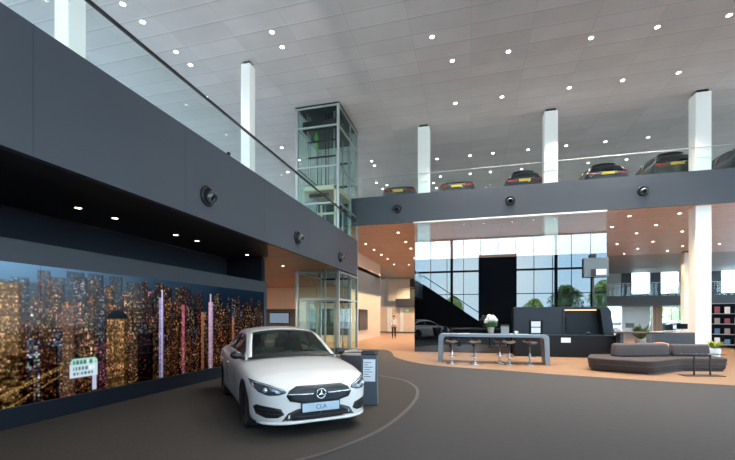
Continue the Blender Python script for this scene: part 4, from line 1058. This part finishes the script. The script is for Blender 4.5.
# person
def person():
    t = thing('person', 'person in a white shirt and dark trousers standing in the far corridor', 'person', (-5.75, 29.6, .006), math.radians(10))
    def skinned(nm, verts, edges, radii, mat):
        me = bpy.data.meshes.new(nm); me.from_pydata(verts, edges, []); o = bpy.data.objects.new(nm, me); COL.objects.link(o); o.parent = t
        md = o.modifiers.new('skin', 'SKIN'); md.use_smooth_shade = True
        for i, r in enumerate(radii): me.skin_vertices[0].data[i].radius = r if isinstance(r, tuple) else (r, r)
        me.skin_vertices[0].data[0].use_root = True
        ss = o.modifiers.new('sub', 'SUBSURF'); ss.levels = 1; ss.render_levels = 1
        me.materials.append(mat); return o
    # whole body
    Vb = [(0, 0, .95), (0, 0, 1.12), (0, -.01, 1.32), (0, 0, 1.46), (0, -.01, 1.53), (0, -.03, 1.62), (0, -.03, 1.71)]
    Eb = [(i, i+1) for i in range(6)]; Rb = [(.15, .10), (.13, .09), (.15, .10), (.08, .06), (.05, .05), (.075, .085), (.06, .07)]
    def chain(start, pts, rad):
        prev = start
        for p, r in zip(pts, rad):
            Vb.append(p); Rb.append(r); Eb.append((prev, len(Vb)-1)); prev = len(Vb)-1
        return prev
    for s in (-1, 1):
        chain(0, [(s*.09, 0, .88), (s*.10, -.02*s, .48), (s*.10, .03*s, .08), (s*.11, .03*s-.12, .035)], [(.085, .085), .055, .04, (.04, .03)])
        w = chain(3, [(s*.18, 0, 1.41), (s*.23, .02, 1.14), (s*.20, -.10, .93)], [.055, .042, .03])
        h_ = chain(w, [(s*.19, -.12, .87)], [(.035, .02)])
    body = skinned('body', Vb, Eb, Rb, M['skin'])
    fg = MB()
    for s in (-1, 1):
        for k in range(4):
            x = s*(.16+.02*k); fg.tube([(x, -.12, .88), (x, -.14, .82), (x, -.125, .775-.006*(k % 3))], [.009, .008, .006], 6)
        fg.tube([(s*.16, -.13, .90), (s*.14, -.155, .86), (s*.145, -.16, .83)], [.010, .009, .007], 6)
    fg.build('fingers', M['skin'], body, True)
    fc = MB(); fc.ball((0, -.115, 1.615), .012, 5, (1, 1.5, 1.6))
    for s in (-1, 1): fc.ball((s*.03, -.103, 1.64), .009, 5); fc.ball((s*.082, -.02, 1.62), .02, 5, (.5, 1, 1.4))
    fc.build('face', M['skin'], body, True)
    MB().ball((0, -.012, 1.695), .1, 10, (.86, 1.02, .78)).build('hair', M['hair'], t, True)
    Vs = [(0, 0, .96), (0, 0, 1.14), (0, -.01, 1.33), (0, 0, 1.455)]; Es = [(0, 1), (1, 2), (2, 3)]; Rs = [(.16, .11), (.145, .105), (.165, .115), (.09, .07)]
    for s in (-1, 1):
        a = len(Vs); Vs += [(s*.18, 0, 1.41), (s*.23, .02, 1.14), (s*.205, -.085, .96)]; Rs += [.068, .054, .042]; Es += [(3, a), (a, a+1), (a+1, a+2)]
    skinned('shirt', Vs, Es, Rs, M['shirt'])
    Vt = [(0, 0, .97)]; Et = []; Rt = [(.155, .11)]
    for s in (-1, 1):
        a = len(Vt); Vt += [(s*.09, 0, .88), (s*.10, -.02*s, .48), (s*.10, .03*s, .09)]; Rt += [(.098, .098), .07, .055]; Et += [(0, a), (a, a+1), (a+1, a+2)]
    skinned('trousers', Vt, Et, Rt, M['trouser'])
    for s in (-1, 1): MB().box(s*.10-.045, s*.10+.045, .03*s-.17, .03*s+.07, 0, .07).build('shoe', M['blackmatte'], t, bevel=.02)
person()

# ------------------------------------------------------------------ sky
sl = bpy.data.lights.new('sun', 'SUN'); sl.energy = 14; sl.color = (1, .96, .88); sl.angle = .01
so = bpy.data.objects.new('sun', sl); COL.objects.link(so); so.rotation_euler = (math.radians(-42), 0, math.radians(20))
w = bpy.data.worlds.new('sky'); sc.world = w; w.use_nodes = True; nt = w.node_tree; nt.nodes.clear()
out = nt.nodes.new('ShaderNodeOutputWorld'); bg = nt.nodes.new('ShaderNodeBackground')
tc = nt.nodes.new('ShaderNodeTexCoord'); sx = nt.nodes.new('ShaderNodeSeparateXYZ'); L(nt, tc.outputs['Generated'], sx.inputs[0])
cr = nt.nodes.new('ShaderNodeValToRGB'); cr.color_ramp.elements[0].position = 0; cr.color_ramp.elements[0].color = (.70, .86, 1.0, 1)
cr.color_ramp.elements[1].position = .6; cr.color_ramp.elements[1].color = (.34, .58, 1.0, 1)
e = cr.color_ramp.elements.new(.16); e.color = (.50, .74, 1.0, 1)
L(nt, sx.outputs['Z'], cr.inputs[0])
nz = nt.nodes.new('ShaderNodeTexNoise'); nz.inputs['Scale'].default_value = 3.5; nz.inputs['Detail'].default_value = 5; L(nt, tc.outputs['Generated'], nz.inputs['Vector'])
mr = nt.nodes.new('ShaderNodeMapRange'); mr.inputs['From Min'].default_value = .48; mr.inputs['From Max'].default_value = .72; mr.inputs['To Max'].default_value = .7; L(nt, nz.outputs['Fac'], mr.inputs['Value'])
mx = nt.nodes.new('ShaderNodeMix'); mx.data_type = 'RGBA'; mx.inputs['B'].default_value = (1, 1, 1, 1)
L(nt, mr.outputs['Result'], mx.inputs['Factor']); L(nt, cr.outputs[0], mx.inputs['A'])
L(nt, mx.outputs['Result'], bg.inputs[0]); bg.inputs[1].default_value = 8.0
L(nt, bg.outputs[0], out.inputs[0])

vs_ = sc.view_settings; vs_.view_transform = 'Standard'; vs_.look = 'None'; vs_.gamma = 1; vs_.use_curve_mapping = False; vs_.exposure = 0.0
sc.cycles.transparent_max_bounces = 24; sc.cycles.max_bounces = 8; sc.cycles.diffuse_bounces = 5; sc.cycles.glossy_bounces = 5
sc.cycles.sample_clamp_indirect = 4; sc.cycles.caustics_reflective = False
